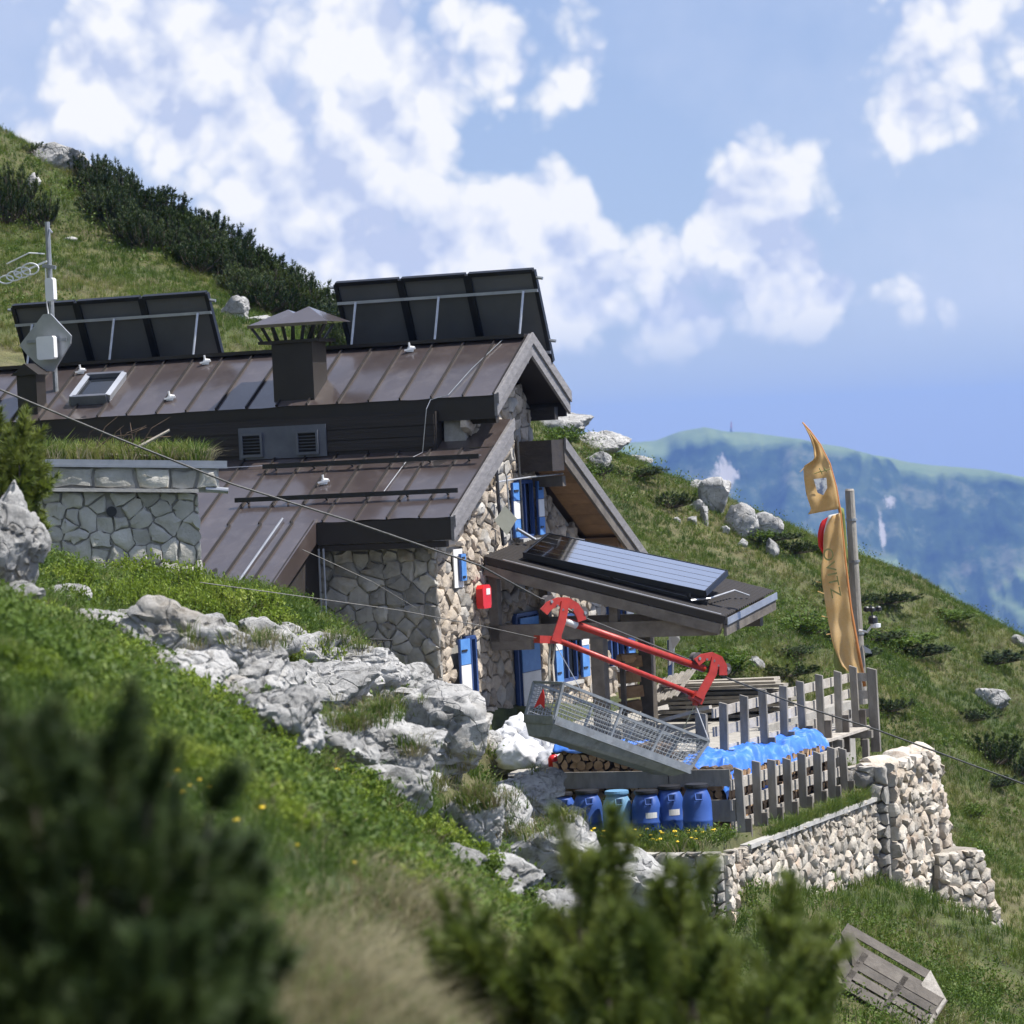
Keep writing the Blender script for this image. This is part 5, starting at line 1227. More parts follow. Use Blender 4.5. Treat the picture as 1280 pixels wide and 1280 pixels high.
# photovoltaic panel on the canopy
pv_ = thing('photovoltaic_panel', 'long dark photovoltaic panel lying on the porch canopy, reflecting the sky', 'solar panel', H(2.2, 2.9, -2.2))
ZP = lambda a, b: -1.58 - 0.235 * a + 0.24 * (b - 2.3)
PA0, PA1, PB0, PB1 = 0.62, 3.72, 2.28, 3.42
nP = 5
for k in range(nP):
    b0 = PB0 + (PB1 - PB0) * k / nP + .008; b1 = PB0 + (PB1 - PB0) * (k + 1) / nP - .008
    MB().prism([H(PA0, b0, ZP(PA0, b0)), H(PA1, b0, ZP(PA1, b0)), H(PA1, b1, ZP(PA1, b1)), H(PA0, b1, ZP(PA0, b1))], ZZ * 0.012).build('cell_strip', MAT['glasspv'], pv_)
for (a0, b0, a1, b1) in ((PA0, PB0, PA1, PB0), (PA0, PB1, PA1, PB1), (PA0, PB0, PA0, PB1), (PA1, PB0, PA1, PB1)):
    MB().beam(H(a0, b0, ZP(a0, b0) - .03), H(a1, b1, ZP(a1, b1) - .03), 0.035, 0.09).build('frame', MAT['panelframe'], pv_)
for a_ in (0.9, 2.1, 3.4):
    for b_ in (PB0 + .1, PB1 - .1): MB().beam(H(a_, b_, SH_(a_, b_) + .01), H(a_, b_, ZP(a_, b_) - .04), .05, .05, up=rX).build('foot', MAT['black'], pv_)
MB().beam(H(PA0, PB0 + .1, SH_(PA0, PB0) + .05), H(PA1, PB0 + .1, SH_(PA1, PB0) + .05), .05, .05).build('rail', MAT['black'], pv_)
MB().tube([H(3.5, 2.2, SH_(3.5, 2.2) + .06), H(3.75, 2.4, SH_(3.75, 2.4) + .12), H(3.9, 3.2, SH_(3.9, 3.2) + .16), H(4.05, 3.5, SH_(4, 3.5) + .05)], .016, 5).build('lead', MAT['steel'], pv_)
MB().tube([H(0.15, 3.2, -1.35), H(0.35, 3.5, -1.55), H(0.7, 3.6, -1.52), H(1.2, 3.55, -1.6)], .03, 6).build('conduit', MAT['steel'], pv_)

# ------------------------------------------------------------------ stone shed with a grass roof
sX = Vector((math.cos(0.06), 0.12, -math.sin(0.06))).normalized(); sY = Vector((-0.12, 1, 0)).normalized()
SO = Vector((-4.42, 51.0, 0.0))                     # front right corner, at the level of the slab underside
def S(x, y, z): return SO + sX * x + sY * y + ZZ * z
shed = thing('stone_shed', 'low stone shed with a flat grass-grown roof left of the hut', 'shed', S(-1.8, 1.5, -1.9))
sw = MB().hexa([S(-4.2, 0.12, -2.3), S(-0.02, 0.12, -2.3), S(-0.02, 3.3, -2.3), S(-4.2, 3.3, -2.3)], [S(-4.2, 0.12, -0.42), S(-0.02, 0.12, -0.42), S(-0.02, 3.3, -0.42), S(-4.2, 3.3, -0.42)]).build('wall', MAT['mortar'], shed)
stone_wall(sw, S(0, 0.11, 0), sX, ZZ, -sY, cells(-3.0, 0.0, -2.1, -0.42, 0.28, 0.21, np.random.default_rng(9), 0.4, 0.1), MAT['shedstone'], 0.016, 0.035, 9, rough=0.35, holes=[(-1.32, -1.16, -0.76, -0.62)])
ss = MB().hexa([S(-4.3, 0.04, -0.41), S(0.30, 0.04, -0.41), S(0.30, 3.4, -0.41), S(-4.3, 3.4, -0.41)], [S(-4.3, 0.04, -0.05), S(0.30, 0.04, -0.05), S(0.30, 3.4, -0.05), S(-4.3, 3.4, -0.05)]).build('parapet', MAT['concrete'], shed)
stone_wall(ss, S(0, 0.035, 0), sX, ZZ, -sY, cells(-3.0, 0.28, -0.36, -0.06, 0.42, 0.31, np.random.default_rng(21), 0.3), MAT['shedstone'], 0.03, 0.06, 21, rough=0.4)
MB().beam(S(-4.3, -0.02, -0.385), S(0.0, -0.02, -0.385), 0.12, 0.05).build('ledge', MAT['concrete'], ss)
MB().beam(S(-4.35, -0.02, -0.005), S(0.42, -0.02, -0.005), 0.10, 0.10).build('flashing', MAT['zinc'], ss)
MB().beam(S(-4.35, -0.05, -0.045), S(0.42, -0.05, -0.045), 0.06, 0.035).build('drip_edge', MAT['zinc'], ss)
MB().hexa([S(-4.3, 0.05, -0.048), S(0.30, 0.05, -0.048), S(0.30, 3.4, -0.048), S(-4.3, 3.4, -0.048)], [S(-4.3, 0.05, 0.05), S(0.25, 0.05, 0.04), S(0.25, 3.4, 0.08), S(-4.3, 3.4, 0.12)]).build('roof_soil', MAT['ground'], ss)
MB().tube([S(0.1, 0.0, -0.36), S(0.42, -0.02, -0.38)], 0.045, 10).build('gutter_spout', MAT['zinc'], ss)
MB().tube([S(-1.24, 0.2, -0.69), S(-1.24, 0.06, -0.69)], 0.075, 12).build('pipe_opening', MAT['black'], sw)
n_ = 900; X_ = RNG.uniform(-4.2, 0.1, n_); Y_ = RNG.uniform(0.12, 3.2, n_)
scatter('shed_roof_grass', 'tall grass growing on the flat roof of the stone shed', 'grass', T1, np.array([tuple(S(x, y, 0.06)) for x, y in zip(X_, Y_)]), RNG.uniform(0.9, 1.7, n_))
scatter('shed_roof_dry_grass', 'dry grass growing on the flat roof of the stone shed', 'grass', T2, np.array([tuple(S(x, y, 0.06)) for x, y in zip(X_[:500] + .05, Y_[:500])]), RNG.uniform(0.9, 1.5, 500))
db = thing('dead_branches', 'bare dead branches lying on the grass roof of the shed', 'branch', S(-0.9, 0.8, 0.1))
for k in range(16):
    p0 = S(-1.3 + random.uniform(-.3, .5), 0.7, 0.1); e_ = Vector((random.uniform(-.2, .75), random.uniform(-.1, .2), random.uniform(0.05, .6)))
    MB().tube([p0, p0 + e_ * .5 + Vector((0, 0, .12)), p0 + e_], [.012, .009, .004], 4).build('twig', MAT['logbark'], db)
MB().tube([S(-1.0, .5, .12), S(-.35, .55, .48)], [.035, .02], 6).build('log', MAT['lumber'], db)
MB().tube([S(-1.3, .3, .12), S(-.1, .35, .1)], [.02, .01], 6).build('log', MAT['lumber'], db)
# ------------------------------------------------------------------ terrace
def hitplane(px, py, p0, n):
    d = Vector(ray(px, py)); return d * (Vector(n).dot(p0) / Vector(n).dot(d))
MAT['gravel'] = pmat('terrace_gravel', [(0.3, (0.26, 0.24, 0.21)), (0.7, (0.42, 0.40, 0.36))], 6, 0.95, 0.5, 40)
tr = hbox(hbox(MB(), 0.1, 5.72, -4.35, 2.7, -6.2, -4.74), 0.1, 4.2, 2.702, 8.6, -6.2, -4.742).build('terrace', MAT['gravel']); tag(tr, 'gravelled terrace in front of the hut gable', 'terrace', kind='structure')
dk = thing('terrace_boardwalk', 'grey plank walkway along the outer edge of the upper terrace', 'boardwalk', H(6.0, -0.8, -4.74))
for k in range(4):
    a_ = 5.62 + k * 0.19; e = random.uniform(-.12, .12)
    MB().beam(H(a_, -4.4 + e, -4.71), H(a_ + .01, 2.65 + e, -4.71), 0.175, 0.04).build('plank', MAT['palewood'], dk)
for b_ in (-4.0, -2.4, -0.8, 0.8, 2.4): MB().beam(H(5.5, b_, -4.80), H(6.35, b_, -4.80), .1, .12).build('joist', MAT['greywood'], dk)
for b_ in (-3.9, -2.4, -0.8, 0.8, 2.3): MB().beam(H(6.26, b_, -5.75), H(6.26, b_, -4.87), .1, .1, up=rX).build('post', MAT['greywood'], dk)
def fpost(parent, a, b, z0, z1, w, th, mat, skew=0.0):
    m_ = MB(); s = w / 2; t_ = th / 2; d_ = random.uniform(0.02, 0.05); k = random.uniform(-.03, .03) + skew
    bq = [H(a - s, b - t_, z0), H(a + s, b - t_, z0), H(a + s, b + t_, z0), H(a - s, b + t_, z0)]
    tq = [H(a - s + k, b - t_, z1), H(a + s + k, b - t_, z1 - d_), H(a + s + k, b + t_, z1 - d_), H(a - s + k, b + t_, z1)]
    return m_.hexa(bq, tq).build('post', mat, parent)
fence2 = thing('lower_fence', 'grey wooden fence in front of the tarp-covered firewood, above the dry stone wall', 'fence', H(6.7, -3, -5.6))
for k in range(8):
    b_ = -5.42 + 4.95 * k / 7; z1 = -4.52 - 0.20 * k / 7 + random.uniform(-.03, .03)
    p_ = fpost(fence2, 6.74, b_, -5.72, z1, 0.115, 0.06, MAT['greywood'])
    MB().beam(H(6.83, b_, -6.1), H(6.83, b_, -5.25), 0.05, 0.10, up=rX).build('stake', MAT['porchwood'], fence2)
for zz in (-4.78, -5.06, -5.34):
    for (b0, b1) in ((-5.5, -2.9), (-2.88, -0.3)):
        e = random.uniform(-.02, .02); MB().beam(H(6.62, b0, zz + e - 0.02*(b0+5.5)/2), H(6.62, b1, zz - e - 0.02*(b1+5.5)/2), 0.03, 0.145).build('rail', MAT['palewood'], fence2)
fence1 = thing('upper_fence', 'grey wooden fence along the boardwalk at the edge of the upper terrace', 'fence', H(6.1, -1, -4.7))
for k in range(8):
    b_ = -4.1 + 6.55 * k / 7; z1 = -3.72 + random.uniform(-.03, .03)
    fpost(fence1, 6.08, b_, -4.69, z1, 0.115, 0.06, MAT['greywood'])
    MB().beam(H(6.19, b_, -5.0), H(6.19, b_, -4.42), 0.05, 0.10, up=rX).build('stake', MAT['porchwood'], fence1)
fpost(fence1, 6.34, 2.60, -5.1, -3.76, 0.15, 0.08, MAT['greywood'])
for zz in (-3.90, -4.18, -4.47):
    for (b0, b1) in ((-4.2, -0.9), (-0.88, 2.5)):
        e = random.uniform(-.025, .025); MB().beam(H(5.97, b0, zz + e), H(5.97, b1, zz - e), 0.03, 0.14).build('rail', MAT['palewood'], fence1)
    MB().beam(H(5.98, 2.56, zz), H(6.38, 2.62, zz - .02), 0.03, 0.13).build('rail', MAT['palewood'], fence1)
fence3 = thing('stair_railing', 'short wooden railing at the near end of the upper terrace, left of the tarp', 'railing', H(5.2, -4.2, -4.7))
for a_, z1 in ((5.82, -3.86), (5.05, -3.95), (4.55, -4.05)): fpost(fence3, a_, -4.28, -4.72, z1, 0.16, 0.09, MAT['greywood'])
MB().beam(H(4.4, -4.22, -4.12), H(5.0, -4.22, -4.02), .04, .14).build('rail', MAT['palewood'], fence3)
MB().beam(H(4.9, -4.22, -4.05), H(5.95, -4.22, -3.80), .12, .05).build('handrail', MAT['palewood'], fence3)
for zz in (-4.25, -4.5): MB().beam(H(4.5, -4.2, zz), H(5.9, -4.2, zz + .02), .03, .13).build('rail', MAT['palewood'], fence3)
bm_ = thing('barrel_barrier', 'long grey beam on posts in front of the firewood above the blue barrels', 'barrier', H(5.2, -5.45, -5.5))
MB().beam(H(3.80, -5.48, -4.69), H(5.72, -5.48, -4.69), 0.05, 0.23).build('beam', MAT['greywood'], bm_)
MB().beam(H(5.735, -5.48, -4.68), H(6.62, -5.48, -4.68), 0.05, 0.23).build('beam', MAT['greywood'], bm_)
MB().beam(H(6.0, -5.42, -5.14), H(6.66, -5.42, -5.14), 0.05, 0.3).build('beam', MAT['greywood'], bm_)
for a_ in (3.76, 5.72): fpost(bm_, a_, -5.40, -5.6, -4.50, 0.12, 0.1, MAT['greywood'])

# ------------------------------------------------------------------ retaining walls
rw = thing('retaining_wall', 'pale dry stone retaining wall under the lower fence', 'wall', H(6.7, -3, -8))
c_ = hbox(MB(), 6.50, 6.92, -7.24, 0.25, -8.6, -5.62).build('core', MAT['drystone'], rw)
stone_wall(c_, H(6.93, 0, 0), dX, ZZ, rX, cells(-7.24, 0.25, -8.2, -5.56, 0.25, 0.145, np.random.default_rng(31), 0.35, 0.08), MAT['drystone'], 0.02, 0.08, 31, rough=0.28)
stone_wall(c_, H(6.93, -7.24, 0), -rX, ZZ, -dX, cells(0, 0.45, -7.9, -5.56, 0.22, 0.17, np.random.default_rng(32), 0.45), MAT['drystone'], 0.02, 0.08, 32, rough=0.28)
MB().prism([H(6.45, -6.0, -5.615), H(7.05, -6.0, -5.60), H(7.05, 0.2, -5.62), H(6.45, 0.2, -5.60)], ZZ * 0.06).build('coping', MAT['concrete'], rw)
bw = thing('bastion_wall', 'tall tan rubble bastion wall at the right end of the terrace', 'wall', H(7, 3.6, -8))
c_ = MB().prism([H(6.3, 0.28, -9.0), H(6.3, 4.6, -9.0), H(6.3, 2.75, -5.25), H(6.3, 0.28, -5.15)], rX * 0.88).build('core', MAT['drystone'], bw)
def btop(c): return c[0] < 2.85 + (-5.2 - c[1]) * 0.49 and c[1] < -5.1
stone_wall(c_, H(7.19, 0, 0), dX, ZZ, rX, cells(0.28, 4.6, -8.6, -5.05, 0.27, 0.17, np.random.default_rng(33), 0.4, 0.08), MAT['drystone'], 0.02, 0.11, 33, rough=0.28, keep=btop, alt=MAT['stonewarm'])
stone_wall(c_, H(7.19, 0.27, 0), -rX, ZZ, -dX, cells(0, 0.9, -8.4, -5.1, 0.28, 0.24, np.random.default_rng(34), 0.5), MAT['stone'], 0.02, 0.10, 34, rough=0.28)
for k in range(6):       # capstones of uneven height along the bastion
    b_ = 0.45 + k * 0.42; me = rock_mesh(700 + k, .28, .26, .16, 3, 12, 1.0, MAT['drystone'])
    reg(bpy.data.objects.new('capstone', me), bw, H(6.95 + random.uniform(-.08, .05), b_, -5.14 + random.uniform(-.06, .05)))
bn_ = Vector((0.62, -0.78, 0)).normalized(); bu = Vector((0.78, 0.62, 0)).normalized(); bp0 = P(1200, 1100, 56.4)
bpts = [hitplane(x, y, bp0, bn_) for x, y in ((1172, 1074), (1224, 1060), (1272, 1200), (1244, 1235), (1180, 1130))]
bt_ = thing('stone_buttress', 'narrow sloping stone buttress leaning at the foot of the bastion wall', 'buttress', bpts[2])
c_ = MB().prism([p - bn_ * 0.06 for p in bpts], -bn_ * 0.7).build('core', MAT['drystone'], bt_)
b2 = [((p - bp0).dot(bu), p.z - bp0.z) for p in bpts]
xs_ = [q[0] for q in b2]; ys_ = [q[1] for q in b2]
stone_wall(c_, bp0 - bn_ * 0.05, bu, ZZ, bn_, cells(min(xs_), max(xs_), min(ys_), max(ys_), 0.22, 0.18, np.random.default_rng(35), 0.5, 0.1), MAT['drystone'], 0.015, 0.09, 35, rough=0.28, keep=lambda c: inside(c, b2))
dw = thing('ledge_wall', 'low dry stone wall holding the dandelion ledge in front of the barrels', 'wall', H(6.2, -7.5, -6.2))
c_ = hbox(MB(), 4.9, 7.2, -7.60, -7.25, -6.7, -5.50).build('core', MAT['drystone'], dw)
stone_wall(c_, H(0, -7.6, 0), rX, ZZ, -dX, cells(4.9, 7.2, -6.5, -5.44, 0.24, 0.15, np.random.default_rng(36), 0.45, 0.1), MAT['stone'], 0.02, 0.09, 36, rough=0.28)
stone_wall(c_, H(7.2, 0, 0), dX, ZZ, rX, cells(-7.6, -7.25, -6.6, -5.44, 0.22, 0.15, np.random.default_rng(37), 0.4), MAT['drystone'], 0.015, 0.06, 37, rough=0.28)

# ------------------------------------------------------------------ firewood
def log_mesh(seed, L, kind):
    rg = np.random.default_rng(seed); r = 0.062 * rg.uniform(0.85, 1.2)
    if kind == 0: pts = [(math.cos(x) * r, math.sin(x) * r) for x in np.linspace(0, 6.283, 9)[:-1]]
    else:
        pts = [(0, -r * .8)] + [(math.cos(x) * r * 1.5, math.sin(x) * r * 1.5 - r * .8) for x in np.linspace(0.55, 2.6, 5)]
    V = [(x, 0, z) for x, z in pts] + [(x * .97, L, z * .97) for x, z in pts]; n = len(pts)
    F = [tuple(range(n)), tuple(range(n, 2 * n))[::-1]] + [(i, n + i, n + (i + 1) % n, (i + 1) % n) for i in range(n)]
    return mesh_np('log', V, F, [MAT['logend'], MAT['logbark']], False, [0, 0] + [1] * n)
LOGS = [log_mesh(k, 0.42, k % 2 if k < 5 else 1) for k in range(7)]
def log_stack(parent, org, along, inward, length, rows, seed, topf):
    rg = np.random.default_rng(seed); ang = math.atan2(-inward.x, inward.y)
    for r in range(rows):
        x = 0.06 + (r % 2) * 0.06
        while x < length:
            z = 0.06 + r * 0.108
            if z < topf(x):
                o = bpy.data.objects.new('log', LOGS[rg.integers(7)]); reg(o, parent, org + along * x + ZZ * z + inward * rg.uniform(-.03, .05))
                o.rotation_euler = (0, rg.uniform(0, 6.28), 0); o.rotation_mode = 'XYZ'
                o.matrix_basis = Matrix.Translation(o.location) @ Matrix.Rotation(ang, 4, 'Z') @ Matrix.Rotation(rg.uniform(0, 6.28), 4, 'Y')
            x += 0.122 * rg.uniform(0.9, 1.15)
s1 = thing('firewood_stack', 'stack of split firewood behind the beam, under the cable basket', 'firewood', H(5.1, -5.1, -5.4))
log_stack(s1, H(3.95, -5.36, -5.42), rX, dX, 2.5, 11, 3, lambda x: 1.18 if x < 1.75 else 0.85)
s2 = thing('firewood_stack', 'stack of split firewood under the blue tarp behind the lower fence', 'firewood', H(6.3, -3, -5.4))
log_stack(s2, H(6.52, -5.25, -5.44), dX, -rX, 4.6, 7, 4, lambda x: 0.82)
# tarpaulins
def cloth(name, label, cat, org, eu, ev, lu, lv, nu, nv, f, mat, thick=0.004):
    V = []
    for j in range(nv + 1):
        for i in range(nu + 1):
            u, v = i / nu, j / nv; V.append(org + eu * (lu * u) + ev * (lv * v) + f(u, v))
    F = np.array([(j * (nu + 1) + i, j * (nu + 1) + i + 1, (j + 1) * (nu + 1) + i + 1, (j + 1) * (nu + 1) + i) for j in range(nv) for i in range(nu)])
    c = sum(V, Vector()) / len(V)
    o = obj(name, mesh_np(name, np.array([tuple(v - c) for v in V]), F, mat, True), None, c)
    md = o.modifiers.new('thickness', 'SOLIDIFY'); md.thickness = thick
    if label: tag(o, label, cat)
    return o
def crumple(seed, amp, fr, flow=None):
    def f(u, v):
        q = np.array([[u * fr[0] + seed, v * fr[1], seed * 1.7]])
        r = float(ridged(q, 4, 0.6)[0]) * amp + float(fbm(q * 0.5 + 3, 2)[0]) * amp * 1.2
        return r, float(fbm(q * 1.3 + 11, 2)[0]) * amp
    return f
ct = crumple(2.3, 0.085, (13, 3.6)); ctf = crumple(7.7, 0.022, (48, 12))
def tarp1(u, v):
    r, s = ct(u, v); r += ctf(u, v)[0]; z = 0.03
    if v > 0.72: z -= (v - 0.72) * (1.1 if not 0.3 < u < 0.42 else 2.2)                     # hangs over the fence side
    if u < 0.05: z -= (0.05 - u) * 5
    return ZZ * (r + z + 0.04 * math.sin(u * 7)) + rX * (s * 0.4 - (max(0, v - 0.72) * 0.5)) + dX * s * 0.5
tp = cloth('tarpaulin', 'crumpled blue tarpaulin spread over the firewood behind the lower fence', 'tarpaulin', H(5.80, -5.35, -4.56), dX, rX, 4.9, 0.86, 90, 24, tarp1, MAT['tarp'])
ct2 = crumple(5.1, 0.05, (4, 2))
tp2 = cloth('tarpaulin', 'small blue tarpaulin on the firewood stack under the cable basket', 'tarpaulin', H(3.98, -5.40, -4.20), rX, dX, 1.25, 0.6, 40, 16, lambda u, v: ZZ * (ct2(u, v)[0] - 0.12 * max(0, 0.15 - v) / .15 - 0.10 * max(0, u - .7)) + dX * ct2(u, v)[1], MAT['tarp'])
# white sacks on the terrace corner
def sack(px, py, w, h, D, seed, label):
    s = D / FPX; c = P(px, py, D)
    D_, F = ico(4); rg = np.random.default_rng(seed); o_ = rg.uniform(0, 30, 3)
    r = 0.95 + 0.30 * fbm(D_ * 1.6 + o_, 3) + 0.20 * ridged(D_ * 2.4 + o_, 4, 0.6)
    az_ = np.arctan2(D_[:, 1], D_[:, 0]); r = r + 0.07 * np.sin(7 * az_ + 5 * fbm(D_ * 1.3 + o_, 2)) * np.clip(D_[:, 2] + 0.3, 0, 1)
    p = D_ * r[:, None]; p[:, 2] = p[:, 2] + 0.35 * np.exp(-((D_[:, 0] ** 2 + D_[:, 1] ** 2) / 0.03)) * (D_[:, 2] > 0); p[:, 2] = np.clip(p[:, 2], -0.75, 2); p = p * np.array([w, w * 0.8, h]) * s / 2
    tag(obj('sack', mesh_np('sack', p, F, MAT['sackgrey'] if seed in (22, 25, 26) else MAT['sack'], True), None, c), label, 'sack', 'sacks heaped by the hut')
for k, a in enumerate([(652, 915, 42, 40, 52.3, 'upper white sack with a knotted top on the heap'), (633, 925, 34, 30, 52.0, 'white sack at the left end of the heap by the boulder'), (672, 930, 50, 42, 51.8, 'bulky pale grey sack in the middle of the heap'),
    (698, 936, 50, 40, 51.7, 'white sack right of the middle of the heap'), (650, 945, 60, 40, 51.4, 'white sack at the bottom of the heap above the boulder'), (690, 955, 46, 36, 51.3, 'grey sack low on the heap, beside the firewood'), (718, 932, 50, 26, 52.2, 'flat grey sack at the right end of the heap')]):
    sack(*a[:5], 20 + k, a[5])
jc = thing('red_canister', 'small red canister beside the white sacks at the end of the firewood', 'canister', P(692, 958, 51.0))
cc = P(692, 952, 51.0); MB().lathe([(.05, -.1), (.075, -.09), (.08, .05), (.05, .09), (.03, .1)], cc, 12).build('body', MAT['redbox'], jc, smooth=True)
MB().lathe([(.028, .1), (.03, .13), (.0, .135)], cc, 10).build('cap', MAT['black'], jc)

# ------------------------------------------------------------------ barrels
def barrel(px, w, base_b, label, light=False, lab=False, h=0.60, lid=True, zoff=0.0):
    # find a along the ledge so that the barrel stands at the pixel column
    best = min(np.arange(3.2, 7.0, 0.005), key=lambda a: abs(pixcol(H(a, base_b, -5.15)) - px))
    p = H(best, base_b, -5.43 + zoff); R = w * p.y / FPX / 2
    t_ = thing('plastic_barrel', label, 'barrel', p, 'blue barrels in front of the firewood')
    prof = [(.80, 0), (.93, .02), (.97, .06), (1.0, .10), (1.0, .30), (1.03, .32), (1.0, .34), (1.0, .62), (.97, .72), (.88, .82), (.76, .90), (.70, .93), (.70, 1.0)]
    MB().lathe([(R * r, h * z) for r, z in prof], p, 28).build('body', MAT['barrellight'] if light else MAT['barrel'], t_, smooth=True)
    if lid: MB().lathe([(R * .70, h * .965), (R * .80, h * .967), (R * .82, h * 1.0), (R * .80, h * 1.05), (R * .70, h * 1.06), (R * .1, h * 1.065)], p, 24).build('lid', MAT['barrellight'] if light else MAT['black'], t_)
    d_ = Vector((0.1, -1, 0)).normalized(); sd = Vector((1, 0.1, 0)).normalized(); hc = p + ZZ * h * .80 + d_ * R * .90
    MB().tube([hc + sd * -.05 + ZZ * .05, hc + sd * -.045 - ZZ * .03 + d_ * .03, hc + sd * .045 - ZZ * .03 + d_ * .03, hc + sd * .05 + ZZ * .05], .014, 6).build('handle', MAT['barrellight'] if light else MAT['barrel'], t_)
    MB().prism([hc + sd * x + ZZ * z + d_ * -.012 for x, z in ((-.04, -.05), (.04, -.05), (.04, .05), (-.04, .05))], d_ * .018).build('grip_recess', MAT['darkblue'], t_)
    if lab:
        V_ = []
        for z in (.43, .56):
            for k in range(6):
                an = -1.45 + (k - 2.5) * 0.16 + 0.15; V_.append(p + Vector((math.cos(an) * R * 1.008, math.sin(an) * R * 1.008, h * z)))
        MB().add(V_, [(k, k + 1, 7 + k, 6 + k) for k in range(5)]).build('paper_label', MAT['white'], t_)
def pixcol(p):
    v = np.array(p); f = v @ cF; return 640 + FPX * (v @ cR) / f
barrel(704, 32, -5.62, 'pale-handled blue barrel at the left end of the row, by the boulder', h=.56)
barrel(735, 37, -5.74, 'dark blue barrel second from the left in the row')
barrel(772, 37, -5.86, 'light blue barrel with a light lid, third in the row', light=True)
barrel(809, 38, -5.84, 'dark blue barrel with a white paper label right of the light blue one', lab=True)
barrel(838, 36, -5.66, 'blue barrel with a white label, set back between two barrels', lab=True, h=.64)
barrel(872, 37, -5.90, 'tall dark blue barrel at the right end of the row', h=.68)
for k in range(70):
    a_ = random.uniform(4.4, 6.8); b_ = random.uniform(-7.45, -6.1); q = H(a_, b_, 0); flower((q.x, q.y, float(hgt([q.x], [q.y])[0])), 'yellow dandelion on the grassy ledge in front of the barrels', 'dandelions before the barrels', random.uniform(.55, .85))
lx = RNG.uniform(3.6, 6.85, 700); ly = RNG.uniform(-7.5, -6.0, 700)
lp = np.array([tuple(H(a, b, 0)) for a, b in zip(lx, ly)]); lp[:, 2] = hgt(lp[:, 0], lp[:, 1])
scatter('ledge_grass', 'fresh green grass on the ledge in front of the barrels', 'grass', T1, lp, RNG.uniform(0.35, 0.75, 700))
lx = RNG.uniform(6.78, 6.98, 260); ly = RNG.uniform(-5.0, 0.0, 260)
scatter('fence_foot_grass', 'grass growing at the foot of the lower fence', 'grass', T1, np.array([tuple(H(a, b, -5.56)) for a, b in zip(lx, ly)]), RNG.uniform(0.6, 1.2, 260))
for (px, py) in [(290,950),(300,962),(225,985),(250,992),(270,985),(210,1005),(240,1000),(330,1030),(300,1050),(345,1025),(375,1075),(385,1135),(360,1155),(405,1198),(140,1265),(440,1095),(330,975),(200,890),(62,868),(420,985),(345,960),(530,1155),(600,1240),(620,1268),(260,1000),(232,1012),(190,1010),(280,1008),(140,930),(90,870)]:
    q = ghit(px, py)
    if q and q.y > 10: flower(tuple(q), 'blurred yellow flower on the foreground slope', 'yellow flowers of the foreground', random.uniform(.28, .48) if q.y < 20 else random.uniform(.5, .8))
# timber by the porch
lu = thing('lumber_pile', 'pile of weathered planks behind the railing beside the porch', 'planks', H(2.6, 5.2, -4.7))
for k in range(16):
    z = -4.66 + 0.075 * (k // 2) ; o_ = random.uniform(-.15, .15); b_ = 4.9 + (k % 2) * .45 + random.uniform(-.08, .08)
    MB().beam(H(2.0 + o_, b_, z), H(4.1 + o_ * 2, b_ - .1 + random.uniform(-.2, .2), z + random.uniform(-.02, .05)), random.uniform(.2, .34), .05).build('plank', MAT['lumber'], lu)
pl = thing('leaning_pallets', 'grey pallets stacked at a tilt between the porch and the lumber pile', 'pallet', H(1.9, 4.9, -4.7))
for k in range(6): MB().beam(H(1.75 + k * .11, 4.6, -4.45 + .03 * k), H(1.95 + k * .11, 4.6 + .5, -4.02 + .03 * k), .07, .03).build('slat', MAT['palewood'], pl)
MB().beam(H(1.7, 4.8, -4.5), H(2.5, 4.8, -4.3), .06, .08).build('bearer', MAT['greywood'], pl); MB().beam(H(1.7, 4.8, -4.72), H(1.75, 4.8, -4.4), .08, .08).build('bearer', MAT['greywood'], pl)
MB().beam(H(2.45, 4.8, -4.72), H(2.45, 4.8, -4.25), .08, .08).build('bearer', MAT['greywood'], pl)
tb = thing('stacked_log_post', 'post with split log pieces stacked behind it beside the far shutter', 'log post', H(1.6, 4.1, -4.72))
for k in range(4):
    q = H(1.62, 4.25, -4.45 + k * .25); bl = MB(); bl.beam(q + Vector((-.17, 0, 0)), q + Vector((.17 + .04 * (k % 2), .05, .03)), .3, .19); bl.build('log_block', MAT['logend'], tb)
MB().beam(H(1.62, 3.95, -4.74), H(1.62, 3.95, -3.65), .09, .07, up=rX).build('stake', MAT['porchwood'], tb)
MB().tube([H(1.55, 4.0, -3.62), H(1.75, 4.3, -3.62)], .09, 8).build('log_block', MAT['logend'], tb)
pb = thing('hanging_banner', 'white and blue cloth on a thin pole beside the porch', 'banner', P(838, 905, 61.0))
MB().tube([P(838, 905, 61), P(842, 780, 61)], .03, 8).build('pole', MAT['galv'], pb)
q0, q1 = P(835, 787, 60.95), P(848, 787, 60.95)
MB().prism([P(836, 786, 60.95), P(848, 786, 60.93), P(850, 800, 60.9), P(846, 806, 60.93), P(841, 812, 60.95), P(839, 830, 60.95), P(836, 832, 60.95)], Vector((0, .012, 0))).build('cloth', MAT['white'], pb)
MB().prism([P(834, 800, 60.96), P(839, 800, 60.97), P(840, 845, 60.97), P(835, 845, 60.96)], Vector((0, .012, 0))).build('cloth', MAT['darkblue'], pb)
mr = thing('metal_frame', 'small black metal frame leaning on the bank by the shaded hut wall', 'frame', P(478, 812, 54.5))
for (a, b) in (((462, 799), (490, 800)), ((466, 808), (488, 811)), ((462, 799), (466, 808)), ((490, 800), (488, 811)), ((470, 800), (474, 809)), ((479, 800), (481, 810))): MB().tube([P(*a, 54.5), P(*b, 54.5)], .016, 5).build('bar', MAT['black'], mr)
